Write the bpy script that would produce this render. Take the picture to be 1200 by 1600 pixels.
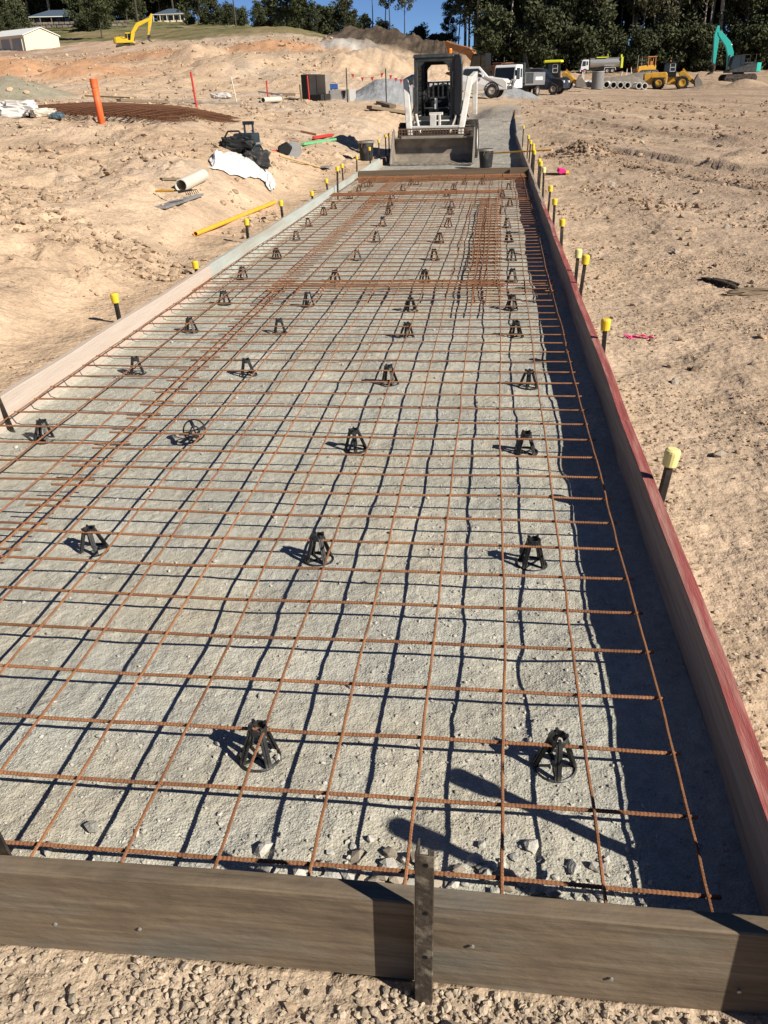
import bpy, bmesh, math, random
import numpy as np
from mathutils import Vector, Matrix, Euler
random.seed(7); rng = np.random.default_rng(7)
for o in list(bpy.data.objects): bpy.data.objects.remove(o)
S = bpy.context.scene
COL = S.collection
# ------------------------------------------------------------------ camera, sky, sun, exposure
CAM = np.array([-0.4584, -1.2016, 1.5289])
CF = np.array([-0.1202, 0.8845, -0.4508]); CR = np.array([0.9923, 0.1204, -0.0295])
CF /= np.linalg.norm(CF); CR -= CF*(CR@CF); CR /= np.linalg.norm(CR); CU = np.cross(CR, CF)
cam = bpy.data.cameras.new('camera'); camo = bpy.data.objects.new('camera', cam); COL.objects.link(camo)
cam.sensor_fit = 'VERTICAL'; cam.sensor_height = 36.0; cam.lens = 36.0*1310/1600
cam.clip_start = 0.05; cam.clip_end = 3000
camo.matrix_world = Matrix(((CR[0], CU[0], -CF[0], CAM[0]), (CR[1], CU[1], -CF[1], CAM[1]), (CR[2], CU[2], -CF[2], CAM[2]), (0, 0, 0, 1)))
S.camera = camo
S.render.resolution_x = 768; S.render.resolution_y = 1024
LIGHT = Vector((-0.235, 0.122, -0.18)).normalized()          # the way sunlight travels
ELEV = math.asin(-LIGHT.z); AZ = math.atan2(-LIGHT.x, -LIGHT.y)
W = bpy.data.worlds.new('World'); S.world = W; W.use_nodes = True
nt = W.node_tree; sky = nt.nodes.new('ShaderNodeTexSky'); sky.sky_type = 'NISHITA'; sky.sun_disc = False
sky.sun_elevation = ELEV; sky.sun_rotation = AZ; sky.air_density = 0.4; sky.dust_density = 0.0; sky.ozone_density = 6.0
nt.links.new(sky.outputs[0], nt.nodes['Background'].inputs[0]); nt.nodes['Background'].inputs[1].default_value = 0.062
sun = bpy.data.lights.new('sun', 'SUN'); sun.energy = 5.0; sun.angle = math.radians(0.5); sun.color = (1.0, 0.93, 0.82)
suno = bpy.data.objects.new('sun', sun); COL.objects.link(suno); suno.location = (20, -10, 15)
suno.rotation_euler = LIGHT.to_track_quat('-Z', 'Y').to_euler()
S.view_settings.view_transform = 'Standard'; S.view_settings.look = 'None'
S.view_settings.exposure = 0.6; S.view_settings.gamma = 1.0; S.view_settings.use_curve_mapping = False

# ------------------------------------------------------------------ helpers
def ray_at(u, v, y):
    """world point seen at photo pixel (u, v) at distance y along the slab (used to read positions off the photo)"""
    d = CF+CR*(u-600)/1310-CU*(v-800)/1310
    return CAM+d*((y-CAM[1])/d[1])
def gx(u, y):                      # world x of photo column u at distance y for a point near the ground
    return float(ray_at(u, 138, y)[0])
def _h(i, j, s):
    n = (i.astype(np.int64)*374761393+j.astype(np.int64)*668265263+s*974634541) & 0xffffffff
    n = ((n ^ (n >> 13))*1274126177) & 0xffffffff
    return ((n ^ (n >> 16)) & 0xffff)/65535.0
def vnoise(x, y, s=0):
    i = np.floor(x); j = np.floor(y); fx = x-i; fy = y-j
    fx = fx*fx*fx*(fx*(fx*6-15)+10); fy = fy*fy*fy*(fy*(fy*6-15)+10)
    a = _h(i, j, s); b = _h(i+1, j, s); c = _h(i, j+1, s); d = _h(i+1, j+1, s)
    return (a*(1-fx)+b*fx)*(1-fy)+(c*(1-fx)+d*fx)*fy
def fbm(x, y, oct=4, s=0, gain=0.5):
    t = 0; a = 1; n = 0
    for k in range(oct):
        t = t+a*vnoise(x*2**k+17.3*k, y*2**k-9.1*k, s+k); n += a; a *= gain
    return t/n*2-1
def sstep(a, b, x):
    t = np.clip((x-a)/(b-a), 0, 1); return t*t*(3-2*t)

MATS = {}
def mat(name, c1, c2=None, rough=0.8, scale=8, metal=0.0, bump=0.0, bscale=None, stretch=(1, 1, 1), detail=6, spec=0.3, c3=None, c3scale=1.5, c3amt=0.5, objrand=0.0, trans=0.0, emit=None, contrast=0.25, grain=None):
    m = bpy.data.materials.new(name); m.use_nodes = True; MATS[name] = m
    N = m.node_tree.nodes; L = m.node_tree.links; b = N['Principled BSDF']
    b.inputs['Roughness'].default_value = rough; b.inputs['Metallic'].default_value = metal; b.inputs['Specular IOR Level'].default_value = spec
    if trans: b.inputs['Transmission Weight'].default_value = trans
    tc = N.new('ShaderNodeTexCoord'); mp = N.new('ShaderNodeMapping'); mp.inputs['Scale'].default_value = stretch
    L.new(tc.outputs['Object'], mp.inputs[0])
    if c2 is None: c2 = tuple(x*0.75 for x in c1)
    n = N.new('ShaderNodeTexNoise'); n.inputs['Scale'].default_value = scale; n.inputs['Detail'].default_value = detail; n.inputs['Roughness'].default_value = 0.6
    L.new(mp.outputs[0], n.inputs[0])
    r = N.new('ShaderNodeValToRGB'); r.color_ramp.elements[0].position = 0.5-contrast; r.color_ramp.elements[1].position = 0.5+contrast
    r.color_ramp.elements[0].color = (*c2, 1); r.color_ramp.elements[1].color = (*c1, 1)
    L.new(n.outputs[0], r.inputs[0]); out = r.outputs[0]
    if c3:
        n3 = N.new('ShaderNodeTexNoise'); n3.inputs['Scale'].default_value = c3scale; n3.inputs['Detail'].default_value = 5
        L.new(mp.outputs[0], n3.inputs[0]); r3 = N.new('ShaderNodeValToRGB'); r3.color_ramp.elements[0].position = 0.5; r3.color_ramp.elements[1].position = 0.68
        r3.color_ramp.elements[1].color = (c3amt, c3amt, c3amt, 1); L.new(n3.outputs[0], r3.inputs[0])
        mx = N.new('ShaderNodeMix'); mx.data_type = 'RGBA'; L.new(r3.outputs[0], mx.inputs[0]); L.new(out, mx.inputs[6]); mx.inputs[7].default_value = (*c3, 1); out = mx.outputs[2]
    if grain:
        mg = N.new('ShaderNodeMapping'); mg.inputs['Scale'].default_value = grain[:3]; L.new(tc.outputs['Object'], mg.inputs[0]); ng = N.new('ShaderNodeTexNoise'); ng.inputs['Scale'].default_value = 1; ng.inputs['Detail'].default_value = 8; ng.inputs['Roughness'].default_value = .7; L.new(mg.outputs[0], ng.inputs[0])
        rg_ = N.new('ShaderNodeMapRange'); rg_.inputs[1].default_value = .3; rg_.inputs[2].default_value = .7; rg_.inputs[3].default_value = 1-grain[3]; rg_.inputs[4].default_value = 1+grain[3]; L.new(ng.outputs[0], rg_.inputs[0]); vg = N.new('ShaderNodeVectorMath'); vg.operation = 'SCALE'; L.new(out, vg.inputs[0]); L.new(rg_.outputs[0], vg.inputs['Scale']); out = vg.outputs[0]
    if objrand:
        oi = N.new('ShaderNodeObjectInfo'); mr = N.new('ShaderNodeMapRange'); mr.inputs[3].default_value = 1-objrand; mr.inputs[4].default_value = 1+objrand
        L.new(oi.outputs['Random'], mr.inputs[0]); vm = N.new('ShaderNodeVectorMath'); vm.operation = 'SCALE'; L.new(out, vm.inputs[0]); L.new(mr.outputs[0], vm.inputs['Scale']); out = vm.outputs[0]
    L.new(out, b.inputs['Base Color'])
    if bump:
        n2 = N.new('ShaderNodeTexNoise'); n2.inputs['Scale'].default_value = bscale or scale*3; n2.inputs['Detail'].default_value = 6; L.new(mp.outputs[0], n2.inputs[0])
        bp = N.new('ShaderNodeBump'); bp.inputs['Strength'].default_value = bump; bp.inputs['Distance'].default_value = 0.01
        L.new(n2.outputs[0], bp.inputs['Height']); L.new(bp.outputs[0], b.inputs['Normal'])
    if emit: b.inputs['Emission Color'].default_value = (*emit, 1); b.inputs['Emission Strength'].default_value = 1
    return m

class MB:
    def __init__(s): s.v = []; s.f = []
    def add(s, v, f):
        n = len(s.v); s.v += [tuple(p) for p in v]; s.f += [tuple(i+n for i in q) for q in f]; return s
    def box(s, c, d, rot=(0, 0, 0)):
        M = Euler(rot).to_matrix(); c = Vector(c); h = Vector(d)/2
        v = [c+M @ Vector((h.x*a, h.y*b, h.z*e)) for a in (-1, 1) for b in (-1, 1) for e in (-1, 1)]
        return s.add(v, [(0, 1, 3, 2), (4, 6, 7, 5), (0, 4, 5, 1), (2, 3, 7, 6), (0, 2, 6, 4), (1, 5, 7, 3)])
    def bb(s, a, b): return s.box([(a[i]+b[i])/2 for i in range(3)], [abs(b[i]-a[i]) for i in range(3)])
    def prism(s, poly, a, b, axis='y'):
        n = len(poly)
        def P(p, t):
            return {'y': (p[0], t, p[1]), 'x': (t, p[0], p[1]), 'z': (p[0], p[1], t)}[axis]
        v = [P(p, a) for p in poly]+[P(p, b) for p in poly]
        f = [tuple(range(n))[::-1], tuple(range(n, 2*n))]+[(i, (i+1) % n, n+(i+1) % n, n+i) for i in range(n)]
        return s.add(v, f)
    def beam(s, p0, p1, w, h=None, up=(0, 0, 1)):
        p0 = Vector(p0); p1 = Vector(p1); d = (p1-p0).normalized(); u = Vector(up)
        if abs(d.dot(u)) > 0.98: u = Vector((0, 1, 0))
        r = d.cross(u).normalized(); u = r.cross(d); h = h or w
        v = [p+r*a*w/2+u*b*h/2 for p in (p0, p1) for a, b in ((-1, -1), (1, -1), (1, 1), (-1, 1))]
        return s.add(v, [(0, 3, 2, 1), (4, 5, 6, 7), (0, 1, 5, 4), (1, 2, 6, 5), (2, 3, 7, 6), (3, 0, 4, 7)])
    def tube(s, pts, r, n=8, caps=True):
        pts = [Vector(p) for p in pts]; k = len(pts); rs = r if isinstance(r, (list, tuple)) else [r]*k
        d = (pts[1]-pts[0]).normalized(); u = Vector((0, 0, 1)) if abs(d.z) < 0.9 else Vector((0, 1, 0)); v = []; f = []
        for i, p in enumerate(pts):
            d = (pts[min(i+1, k-1)]-pts[max(i-1, 0)]).normalized(); x = d.cross(u).normalized(); y = x.cross(d); u = y
            for j in range(n):
                a = 2*math.pi*j/n; v.append(p+(x*math.cos(a)+y*math.sin(a))*rs[i])
        for i in range(k-1):
            for j in range(n): f.append((i*n+j, i*n+(j+1) % n, (i+1)*n+(j+1) % n, (i+1)*n+j))
        if caps: f += [tuple(range(n))[::-1], tuple(range((k-1)*n, k*n))]
        return s.add(v, f)
    def lathe(s, prof, n=16, c=(0, 0, 0), axis='z', closed=False):
        v = []; f = []; k = len(prof)
        for r, z in prof:
            for j in range(n):
                a = 2*math.pi*j/n; x, y = r*math.cos(a), r*math.sin(a)
                q = {'z': (x, y, z), 'x': (z, x, y), 'y': (x, z, y)}[axis]; v.append((q[0]+c[0], q[1]+c[1], q[2]+c[2]))
        m = k if closed else k-1
        for i in range(m):
            for j in range(n):
                i2 = (i+1) % k; f.append((i*n+j, i*n+(j+1) % n, i2*n+(j+1) % n, i2*n+j))
        if not closed:
            if prof[0][0] > 1e-6: f.append(tuple(range(n))[::-1])
            if prof[-1][0] > 1e-6: f.append(tuple(range((k-1)*n, k*n)))
        return s.add(v, f)
    def mesh(s, name, smooth=False):
        me = bpy.data.meshes.new(name); me.from_pydata([tuple(p) for p in s.v], [], s.f)
        bm = bmesh.new(); bm.from_mesh(me); bmesh.ops.recalc_face_normals(bm, faces=bm.faces); bm.to_mesh(me); bm.free()
        if smooth:
            for p in me.polygons: p.use_smooth = True
        return me
    def build(s, name, m, parent=None, bevel=0, smooth=False, loc=None, rot=None, seg=1):
        me = s.mesh(name, smooth); me.materials.append(MATS[m] if isinstance(m, str) else m)
        return link(name, me, parent, bevel, loc, rot, seg)
def link(name, me, parent=None, bevel=0, loc=None, rot=None, seg=1):
    o = bpy.data.objects.new(name, me); COL.objects.link(o)
    if parent: o.parent = parent
    if loc is not None: o.location = loc
    if rot is not None: o.rotation_euler = rot
    if bevel:
        b = o.modifiers.new('bevel', 'BEVEL'); b.width = bevel; b.segments = seg; b.limit_method = 'ANGLE'; b.angle_limit = 0.6
    return o
def tag(o, label, cat, group=None):
    o['label'] = label; o['category'] = cat
    if group: o['group'] = group
    return o
def struct(o): o['kind'] = 'structure'; return o
def thing(name, label, cat, loc=(0, 0, 0), rz=0, group=None, rot=None):
    o = bpy.data.objects.new(name, None); COL.objects.link(o); o.location = loc; o.rotation_euler = rot if rot else (0, 0, rz)
    o.empty_display_size = 0.1
    return tag(o, label, cat, group)
def copy_tree(o, parent=None):
    c = o.copy(); COL.objects.link(c); c.parent = parent
    for ch in list(o.children): copy_tree(ch, c)
    return c
def npmesh(name, V, Fq, m, attr=None, smooth=False):
    me = bpy.data.meshes.new(name); V = np.asarray(V, np.float32); Fq = np.asarray(Fq, np.int32); k = Fq.shape[1]
    me.vertices.add(len(V)); me.vertices.foreach_set('co', V.ravel())
    me.loops.add(Fq.size); me.loops.foreach_set('vertex_index', Fq.ravel())
    me.polygons.add(len(Fq)); me.polygons.foreach_set('loop_start', np.arange(0, Fq.size, k, dtype=np.int32))
    me.polygons.foreach_set('use_smooth', np.full(len(Fq), smooth, dtype=bool))
    me.update(calc_edges=True)
    if attr is not None:
        a = me.color_attributes.new('soil', 'FLOAT_COLOR', 'POINT'); a.data.foreach_set('color', np.asarray(attr, np.float32).ravel())
    me.materials.append(m); return me
# ------------------------------------------------------------------ terrain heights
XL, XR = -2.95, 0.15            # centre lines of the left and right formwork
CTRL = [(-3.2, -1, .05), (-3.3, 3, .07), (-3.3, 7, .07), (-3.3, 11, .10), (-3.3, 15, .15), (-3.6, 19, .30), (-3.4, 24, .35),
        (-4.2, 1, .20), (-4.2, 4, .33), (-4.0, 7, .30), (-5, 2, .42), (-5.2, 5, .50), (-6.5, 1, .60), (-6.5, 5, .72), (-4.2, 9.5, .46), (-5.5, 9, .66),
        (-4.1, 12, .62), (-5.5, 12.5, .95), (-7, 9, .88), (-7.2, 13.2, 1.12), (-4.6, 15.5, .45), (-4.9, 17.5, .42), (-5.2, 20, .62), (-10, 5, 1.0), (-10, 12, 1.25), (-12, 1, 1.0),
        (.5, -1, -.03), (.6, 2, .09), (.6, 6, .09), (.7, 12, .10), (.8, 20, .12), (2.5, 3, .08), (3, 8, .07), (3, 16, .06), (6, 6, .06), (7, 14, .05), (12, 10, .06), (-1.4, 35, .2), (-1.4, 25, .03), (0, -5, -.05), (-5, -4, .1), (5, -4, .05)]
COLS = {-150: [(186, 20), (172, 30), (150, 45), (115, 70), (104, 95), (92, 130), (40, 200), (0, 300)],
        0: [(171, 17), (166, 24), (160, 34), (148, 44), (122, 56), (112, 70), (94, 100), (87, 140), (50, 190), (15, 280)],
        150: [(178, 16), (167, 24), (152, 40), (130, 52), (106, 75), (95, 100), (84, 135), (50, 185), (28, 280)],
        300: [(182, 17), (166, 26), (150, 42), (120, 54), (112, 62), (94, 78), (70, 115), (46, 170), (36, 280)],
        450: [(168, 28), (151, 45), (118, 58), (110, 66), (92, 75), (72, 100), (55, 120), (44, 150), (45, 280)],
        600: [(168, 30), (152, 48), (125, 62), (118, 70), (95, 80), (86, 95), (80, 150), (80, 280)],
        700: [(176, 30), (156, 52), (145, 68), (112, 90), (100, 105), (94, 150), (90, 280)],
        770: [(167, 36), (155, 58), (150, 72), (139, 85), (118, 105), (108, 150), (98, 280)],
        850: [(172, 32), (154, 66), (147, 78), (136, 95), (118, 125), (108, 200)],
        950: [(160, 45), (143, 95), (128, 120), (117, 150), (107, 200), (100, 300)],
        1050: [(165, 40), (150, 70), (141, 108), (125, 135), (110, 180), (100, 300)],
        1150: [(180, 32), (150, 60), (138, 85), (127, 105), (112, 160), (100, 280)],
        1330: [(200, 25), (150, 60), (126, 105), (108, 160), (95, 300)]}
P = [tuple(c) for c in CTRL]
for u, lst in COLS.items():
    for v, y in lst: P.append(tuple(ray_at(u, v, y)))
P = np.array(P)
def _pol(x, y):
    dx = x-CAM[0]; dy = y-CAM[1]; r = np.hypot(dx, dy); th = np.clip(np.arctan2(dx, dy), -1.5, 1.5)
    return np.stack([th*2.6, np.log(r+1.0)], -1)
_pc = _pol(P[:, 0], P[:, 1])
_D = np.sqrt(((_pc[:, None]-_pc[None])**2).sum(-1)+1e-4)
_zs = np.arcsinh(P[:, 2]/1.5)
_A = np.zeros((len(P)+1, len(P)+1)); _A[:-1, :-1] = _D-np.eye(len(P))*0.01; _A[:-1, -1] = 1; _A[-1, :-1] = 1
_w = np.linalg.solve(_A, np.append(_zs, 0))
def rbf(x, y):
    q = _pol(x, y).reshape(-1, 2); out = np.empty(len(q))
    for i in range(0, len(q), 20000):
        d = np.sqrt(((q[i:i+20000, None]-_pc[None])**2).sum(-1)+1e-4); out[i:i+20000] = d@_w[:-1]+_w[-1]
    return (np.sinh(out)*1.5).reshape(np.shape(x))
# mounds: u, base row, distance, height, radius
def mound_at(u, y): return gx(u, y), y
MOUNDS = [(*mound_at(18, 36), 1.05, 2.6, 1), (*mound_at(640, 44), 1.1, 3.2, 2), (*mound_at(600, 42), .55, 2.0, 2), (*mound_at(545, 68), 1.1, 2.6, 0), (*mound_at(590, 76), 1.3, 4.0, 0), (*mound_at(532, 92), 1.1, 2.6, 5), (*mound_at(578, 94), 1.3, 2.4, 4),
          (*mound_at(308, 80), 1.3, 2.6, 0), (*mound_at(326, 84), 1.0, 2.4, 0), (*mound_at(400, 66), .8, 5.0, 0), (*mound_at(240, 90), .5, 7, 3), (*mound_at(795, 64), .8, 2.4, 2), (*mound_at(480, 52), .5, 2.6, 0),
          (1.35, 18.8, .26, .75, 0), (4.6, 17.2, .22, .7, 0), (5.2, 20.5, .25, .8, 0), (3.9, 16.4, .12, .6, 0), (*mound_at(1165, 88), .8, 2.2, 0), (*mound_at(1120, 92), .7, 2.5, 0), (*mound_at(985, 118), 1.0, 5, 4), (*mound_at(1015, 130), 1.2, 5, 4),
          (*mound_at(20, 60), 1.0, 3, 3), (*mound_at(870, 112), .8, 5, 0), (*mound_at(-40, 80), 1.5, 5, 3), (*mound_at(430, 88), 1.0, 5, 3), (*mound_at(345, 57), .7, 2.2, 0), (*mound_at(130, 58), .9, 3, 3)]
# a long ridge of dark topsoil dumped on the terrace behind the loader
RIDGE = [(520, 110, .9), (545, 110, 1.9), (620, 109, 2.1), (680, 109, 2.0), (712, 108, 2.4), (742, 108, 1.8), (765, 110, .5)]
RP = np.array([(gx(u, y), y, h) for u, y, h in RIDGE])
def ridge(x, y):
    t = np.interp(x, RP[:, 0], RP[:, 2], left=0, right=0); yc = np.interp(x, RP[:, 0], RP[:, 1])
    e = np.minimum(sstep(RP[0, 0]-3, RP[0, 0]+2, x), 1-sstep(RP[-1, 0]-1, RP[-1, 0]+4, x))
    return t*e*np.clip(1-np.abs(y-yc)/9.0, 0, 1)
def base_h(x, y):
    z = rbf(x, y)
    lz = .07+.05*sstep(8, 20, y); rz = .085+0*y
    fz = -.045+.12*sstep(.15, .7, x)+.1*sstep(-2.9, -3.4, x)
    near = np.where(x < -1.4, lz, rz); near = np.where(y < -.13, fz*sstep(-1.5, -.5, y)+fz*(1-sstep(-1.5, -.5, y)), near)
    dx = np.maximum(np.maximum(XL-x, x-XR), 0); dyy = np.maximum(np.maximum(-.13-y, y-34), 0)
    d = np.hypot(dx, dyy); w = 1-sstep(.25, 1.6, d)
    w = np.where(y > 22, w*(1-sstep(22, 34, y)), w)
    z = z*(1-w)+near*w
    inside = (x > XL) & (x < XR)
    path = inside & (y > 15.0) & (y < 34)
    k = 1-sstep(24, 34, y)
    z = np.where(path, z*(1-k)+0.0*k, z)
    for mx, my, h, r, _ in MOUNDS:
        dd = np.hypot(x-mx, y-my)/r; z = z+h*np.clip(1-dd, 0, 1)**1.0*(1-0.25*np.clip(1-dd, 0, 1))*1.25*(dd < 1)
    return z+ridge(x, y)
def rough_amp(x, y):
    d = np.maximum(np.maximum(XL-x, x-XR), 0)
    return .25+.75*sstep(.1, .8, d)
def full_h(x, y):
    z = base_h(x, y); r = np.hypot(x-CAM[0], y-CAM[1])
    a = rough_amp(x, y); left = sstep(-3.2, -4.0, x); bank = left*(1-sstep(22, 40, y))
    wx = x+.25*fbm(x*1.3, y*1.3, 2, 50); wy = y+.25*fbm(x*1.3, y*1.3, 2, 60)
    z = z+a*(.012+.035*bank)*fbm(wx*2.2, wy*2.2, 4, 1)
    cl = np.clip(fbm(wx*6, wy*6, 3, 11), 0, 1)                          # clods
    pat = np.clip(fbm(x*.9, y*.9, 3, 21)*2.2+.2, 0, 1)
    z = z+a*(.028+.115*bank)*cl*pat+sstep(-5.2, -6.0, x)*np.exp(-((y-12.9-.2*np.sin(x*2))/.7)**2)*.16*np.clip(fbm(wx*4, wy*4, 4, 15)+.1, 0, 1)+a*bank*.035*np.clip(fbm(wx*14, wy*14, 3, 13), 0, 1)*pat
    z = z+a*(.004+.009*np.clip(fbm(x*1.4, y*1.4, 2, 35)+.4, 0, 1))*fbm(x*19, y*19, 3, 31, .7)+a*.022*(1-bank)*np.clip(fbm(x*9, y*9, 3, 33)-.2, 0, 1)
    lump = np.abs(fbm(wx*3.1+5, wy*3.1, 3, 71)); z = z-a*bank*.05*(1-np.clip(lump*4, 0, 1))*pat
    # wheel ruts and grader windrows on the right-hand field
    right = sstep(.6, 2.0, x)*(1-sstep(45, 80, y)); sx_ = x+.37*(y-12); s = sx_*.35
    z = z+right*(.05*fbm(s*2.2, y*.12, 2, 41)+.03*np.sin(s*7+fbm(x*.3, y*.3, 2, 43)*2))*sstep(4, 10, y)
    z = z+right*sstep(8, 14, y)*.07*np.clip(fbm(wx*3, wy*3, 3, 45), 0, 1)*np.clip(fbm(s*1.2, y*.2, 2, 46)*3, 0, 1)
    for s0, y0, y1 in ((3.4, 8, 40), (5.0, 8, 40), (6.6, 9, 45), (8.3, 9, 45), (1.9, 12, 30)):
        dd = np.abs(sx_-s0+.25*fbm(y*.18+s0, y*0, 2, 47)); z = z+right*sstep(y0, y0+4, y)*(1-sstep(y1, y1+10, y))*(-.07*(1-sstep(.16, .26, dd))*(.8+.2*np.sign(np.sin(y*28)))+.045*np.exp(-((dd-.34)/.09)**2)*(.6+.6*fbm(x*5, y*5, 2, 48)))
    wr = np.exp(-((x-1.45-.15*np.sin(y*.7))/.34)**2)*sstep(5, 7, y)*(1-sstep(18.5, 20, y)); z = z+wr*(.03+.05*np.clip(fbm(wx*6, wy*6, 3, 49), 0, 1))
    d_ = XL-x; lz_ = left*(1-sstep(12, 20, y)); z = z+lz_*(.10*sstep(.55, .95, d_+.35*fbm(x*.8, y*.8, 3, 51))-.10*sstep(1.2, 3.5, d_)+.10*fbm(x*.7, y*.7, 3, 53)*sstep(.3, 1.2, d_))
    far = sstep(18, 60, r)*(1-(1-sstep(.6, 1.5, np.abs(x+1.4)-1.6))*(1-sstep(30, 42, y))); fr = 1-.85*sstep(-6, 0, x)*(1-sstep(100, 150, y)); rg = 1-np.abs(fbm(x*.33+3*fbm(x*.1, y*.1, 2, 90), y*.33, 4, 85, .6))*2.2
    z = z+far*fr*(.30*fbm(x*.8, y*.8, 5, 81, .62)+.35*np.clip(fbm(x*.16, y*.16, 4, 83), 0, 1)+.5*sstep(45, 70, y)*np.clip(rg, -.4, 1)*.45)
    z = z+sstep(.2, 1.2, ridge(x, y))*(.45*fbm(x*.9, y*.7, 3, 87, .6))
    return np.where((x > XL) & (x < XR) & (y > -.14) & (y < 15.0), -.12, np.where((x > XL) & (x < XR) & (y >= 15.0) & (y < 24), .004*fbm(x*6, y*6, 3, 5)+.02*fbm(x*1.1, y*.6, 2, 6)-.012, z))
def hz(x, y): return float(full_h(np.array([float(x)]), np.array([float(y)]))[0])
def spaced(a, s0, k, lim):
    o = [a]; d = 0
    while d < lim:
        d += s0+k*d; o.append(a+d)
    return np.array(o)
xr = spaced(.158, .014, .0135, 420); xl = -2.958-(spaced(0, .014, .0135, 420))
xs = np.concatenate([xl[::-1], [-2.944, -2.6, -2.2, -1.8, -1.4, -1, -.6, -.2, .144], xr])
# a finer set of columns inside, used only where the path is open behind the slab
xs = np.unique(np.concatenate([xs, np.linspace(-2.9, .1, 40)]))
yf = -.146+spaced(0, .011, .0115, 620); yb = -.146-spaced(0, .011, .06, 40)
ys = np.unique(np.concatenate([yb, yf, [-.134, 14.996, 15.012]]))
GX, GY = np.meshgrid(xs, ys); GZ = full_h(GX, GY)
SAND = np.array([.50, .365, .245]); FIELD = np.array([.37, .272, .192]); ORANGE = np.array([.50, .285, .16]); GREYG = np.array([.30, .285, .25]); DARK = np.array([.075, .055, .04]); GRASS = np.array([.085, .095, .03]); PALE = np.array([.44, .35, .265]); ROCKC = np.array([.22, .19, .16]); BLUEG = np.array([.27, .28, .29])
def soil(x, y, z):
    n1 = fbm(x*.25, y*.25, 4, 101); n2 = fbm(x*1.5, y*1.5, 4, 103); n3 = fbm(x*.07, y*.07, 3, 105); n4 = fbm(x*7, y*7, 3, 107)
    r = np.hypot(x-CAM[0], y-CAM[1])
    def mix(c, col, w): return c*(1-w[..., None])+col*w[..., None]
    c = np.broadcast_to(SAND, x.shape+(3,)).copy()
    c = mix(c, PALE, np.clip(n1*1.2+.25, 0, .8))
    c = mix(c, FIELD, sstep(.3, 1.5, x)*np.clip(.65+n1*.8, 0, 1))
    c = mix(c, np.array([.42, .335, .245]), sstep(-.05, -.2, y)*.9)
    c = mix(c, np.array([.33, .23, .15]), sstep(2, 8, x)*sstep(14, 30, y)*np.clip(.5+n2*.9, 0, 1)*.8)
    sk_ = (x+.37*(y-12)); c = mix(c, np.array([.27, .195, .14]), sstep(1.2, 2.5, x)*sstep(6, 12, y)*np.clip(fbm(sk_*.9, y*.05, 3, 109)*2.2-.1, 0, .75)); c = mix(c, np.array([.50, .38, .27]), sstep(1.0, 2.5, x)*sstep(4, 10, y)*np.clip(fbm(sk_*1.3+7, y*.06, 3, 111)*2.2-.2, 0, .6))
    c = mix(c, np.array([.36, .245, .165]), sstep(-3.2, -4.2, x)*(1-sstep(20, 30, y))*np.clip(fbm(x*1.1, y*1.1, 4, 113)*1.6-.15, 0, .7))
    th = np.arctan2(x-CAM[0], y-CAM[1])
    hill = sstep(48, 58, y)*sstep(-.06, -.14, th)
    c = mix(c, ORANGE, hill*sstep(-.25, -.42, th)*np.clip(.62+n1*1.4, 0, .95)*(1-sstep(150, 165, y)))
    c = mix(c, np.array([.20, .09, .05]), sstep(96, 112, y)*(1-sstep(165, 175, y))*sstep(-.38, -.46, th)*np.clip(.75+n1, 0, .9))
    c = mix(c, np.array([.36, .27, .19]), hill*sstep(60, 70, y)*sstep(-.5, -.3, th)*np.clip(.55+n3*1.6+n2*.4, 0, .95))
    c = mix(c, ORANGE, hill*sstep(80, 90, y)*np.clip(n1*1.8-.1, 0, .8))
    c = mix(c, np.array([.46, .38, .30]), hill*sstep(92, 104, y)*np.clip(.35+n1, 0, .8))
    gst = 122+36*sstep(-.30, -.40, th); gr = sstep(gst-4, gst+6, y+n2*7)*sstep(.02, -.06, th)
    c = mix(c, GRASS*1.0, gr*np.clip(.86+n1*.5, 0, 1)); c = mix(c, np.array([.24, .18, .09]), gr*np.clip(n3*2+.1, 0, .55))
    c = mix(c, np.array([.06, .13, .02]), gr*sstep(-.50, -.54, th)*sstep(150, 160, y)*.9)
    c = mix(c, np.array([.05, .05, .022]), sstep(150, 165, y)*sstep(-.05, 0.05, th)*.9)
    rd = ridge(x, y); c = mix(c, DARK*.62, sstep(.1, .6, rd)*np.clip(.95+n2*.3, 0, 1)*(1-.75*sstep(RP[4, 0]+.5, RP[4, 0]+1.5, x)))
    c = mix(c, np.array([.26, .17, .11]), sstep(.1, .6, rd)*sstep(RP[4, 0]+.5, RP[4, 0]+1.5, x)*.9)
    for mx, my, h, rr, t in MOUNDS:
        if t:
            col = {1: np.array([.27, .245, .18]), 2: BLUEG, 3: ORANGE*.9, 4: ROCKC, 5: np.array([.40, .37, .33])}[t]
            c = mix(c, col, 1-sstep(.85, 1.05, np.hypot(x-mx, y-my)/rr+n2*.12))
    pth = (x > XL) & (x < XR) & (y > 14.9); c = mix(c, GREYG*1.05, np.where(pth, 1-sstep(26, 36, y+n2*4), 0))
    pw = sstep(-2.6, -2.2, x-(y-24)*.02+n2*.3)*(1-sstep(.2, .6, x+n2*.3))*sstep(23, 24, y)*(1-sstep(34, 44, y+n2*5)); c = mix(c, GREYG, pw*.8)
    return c*(1+.16*n2+.12*n4)[..., None]
cc = soil(GX, GY, GZ); cc = np.clip(np.concatenate([cc, np.ones(GX.shape+(1,))], -1), 0, 1)
def gridfaces(ny, nx):
    i = np.arange(ny*nx).reshape(ny, nx); return np.stack([i[:-1, :-1], i[:-1, 1:], i[1:, 1:], i[1:, :-1]], -1).reshape(-1, 4)

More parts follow.
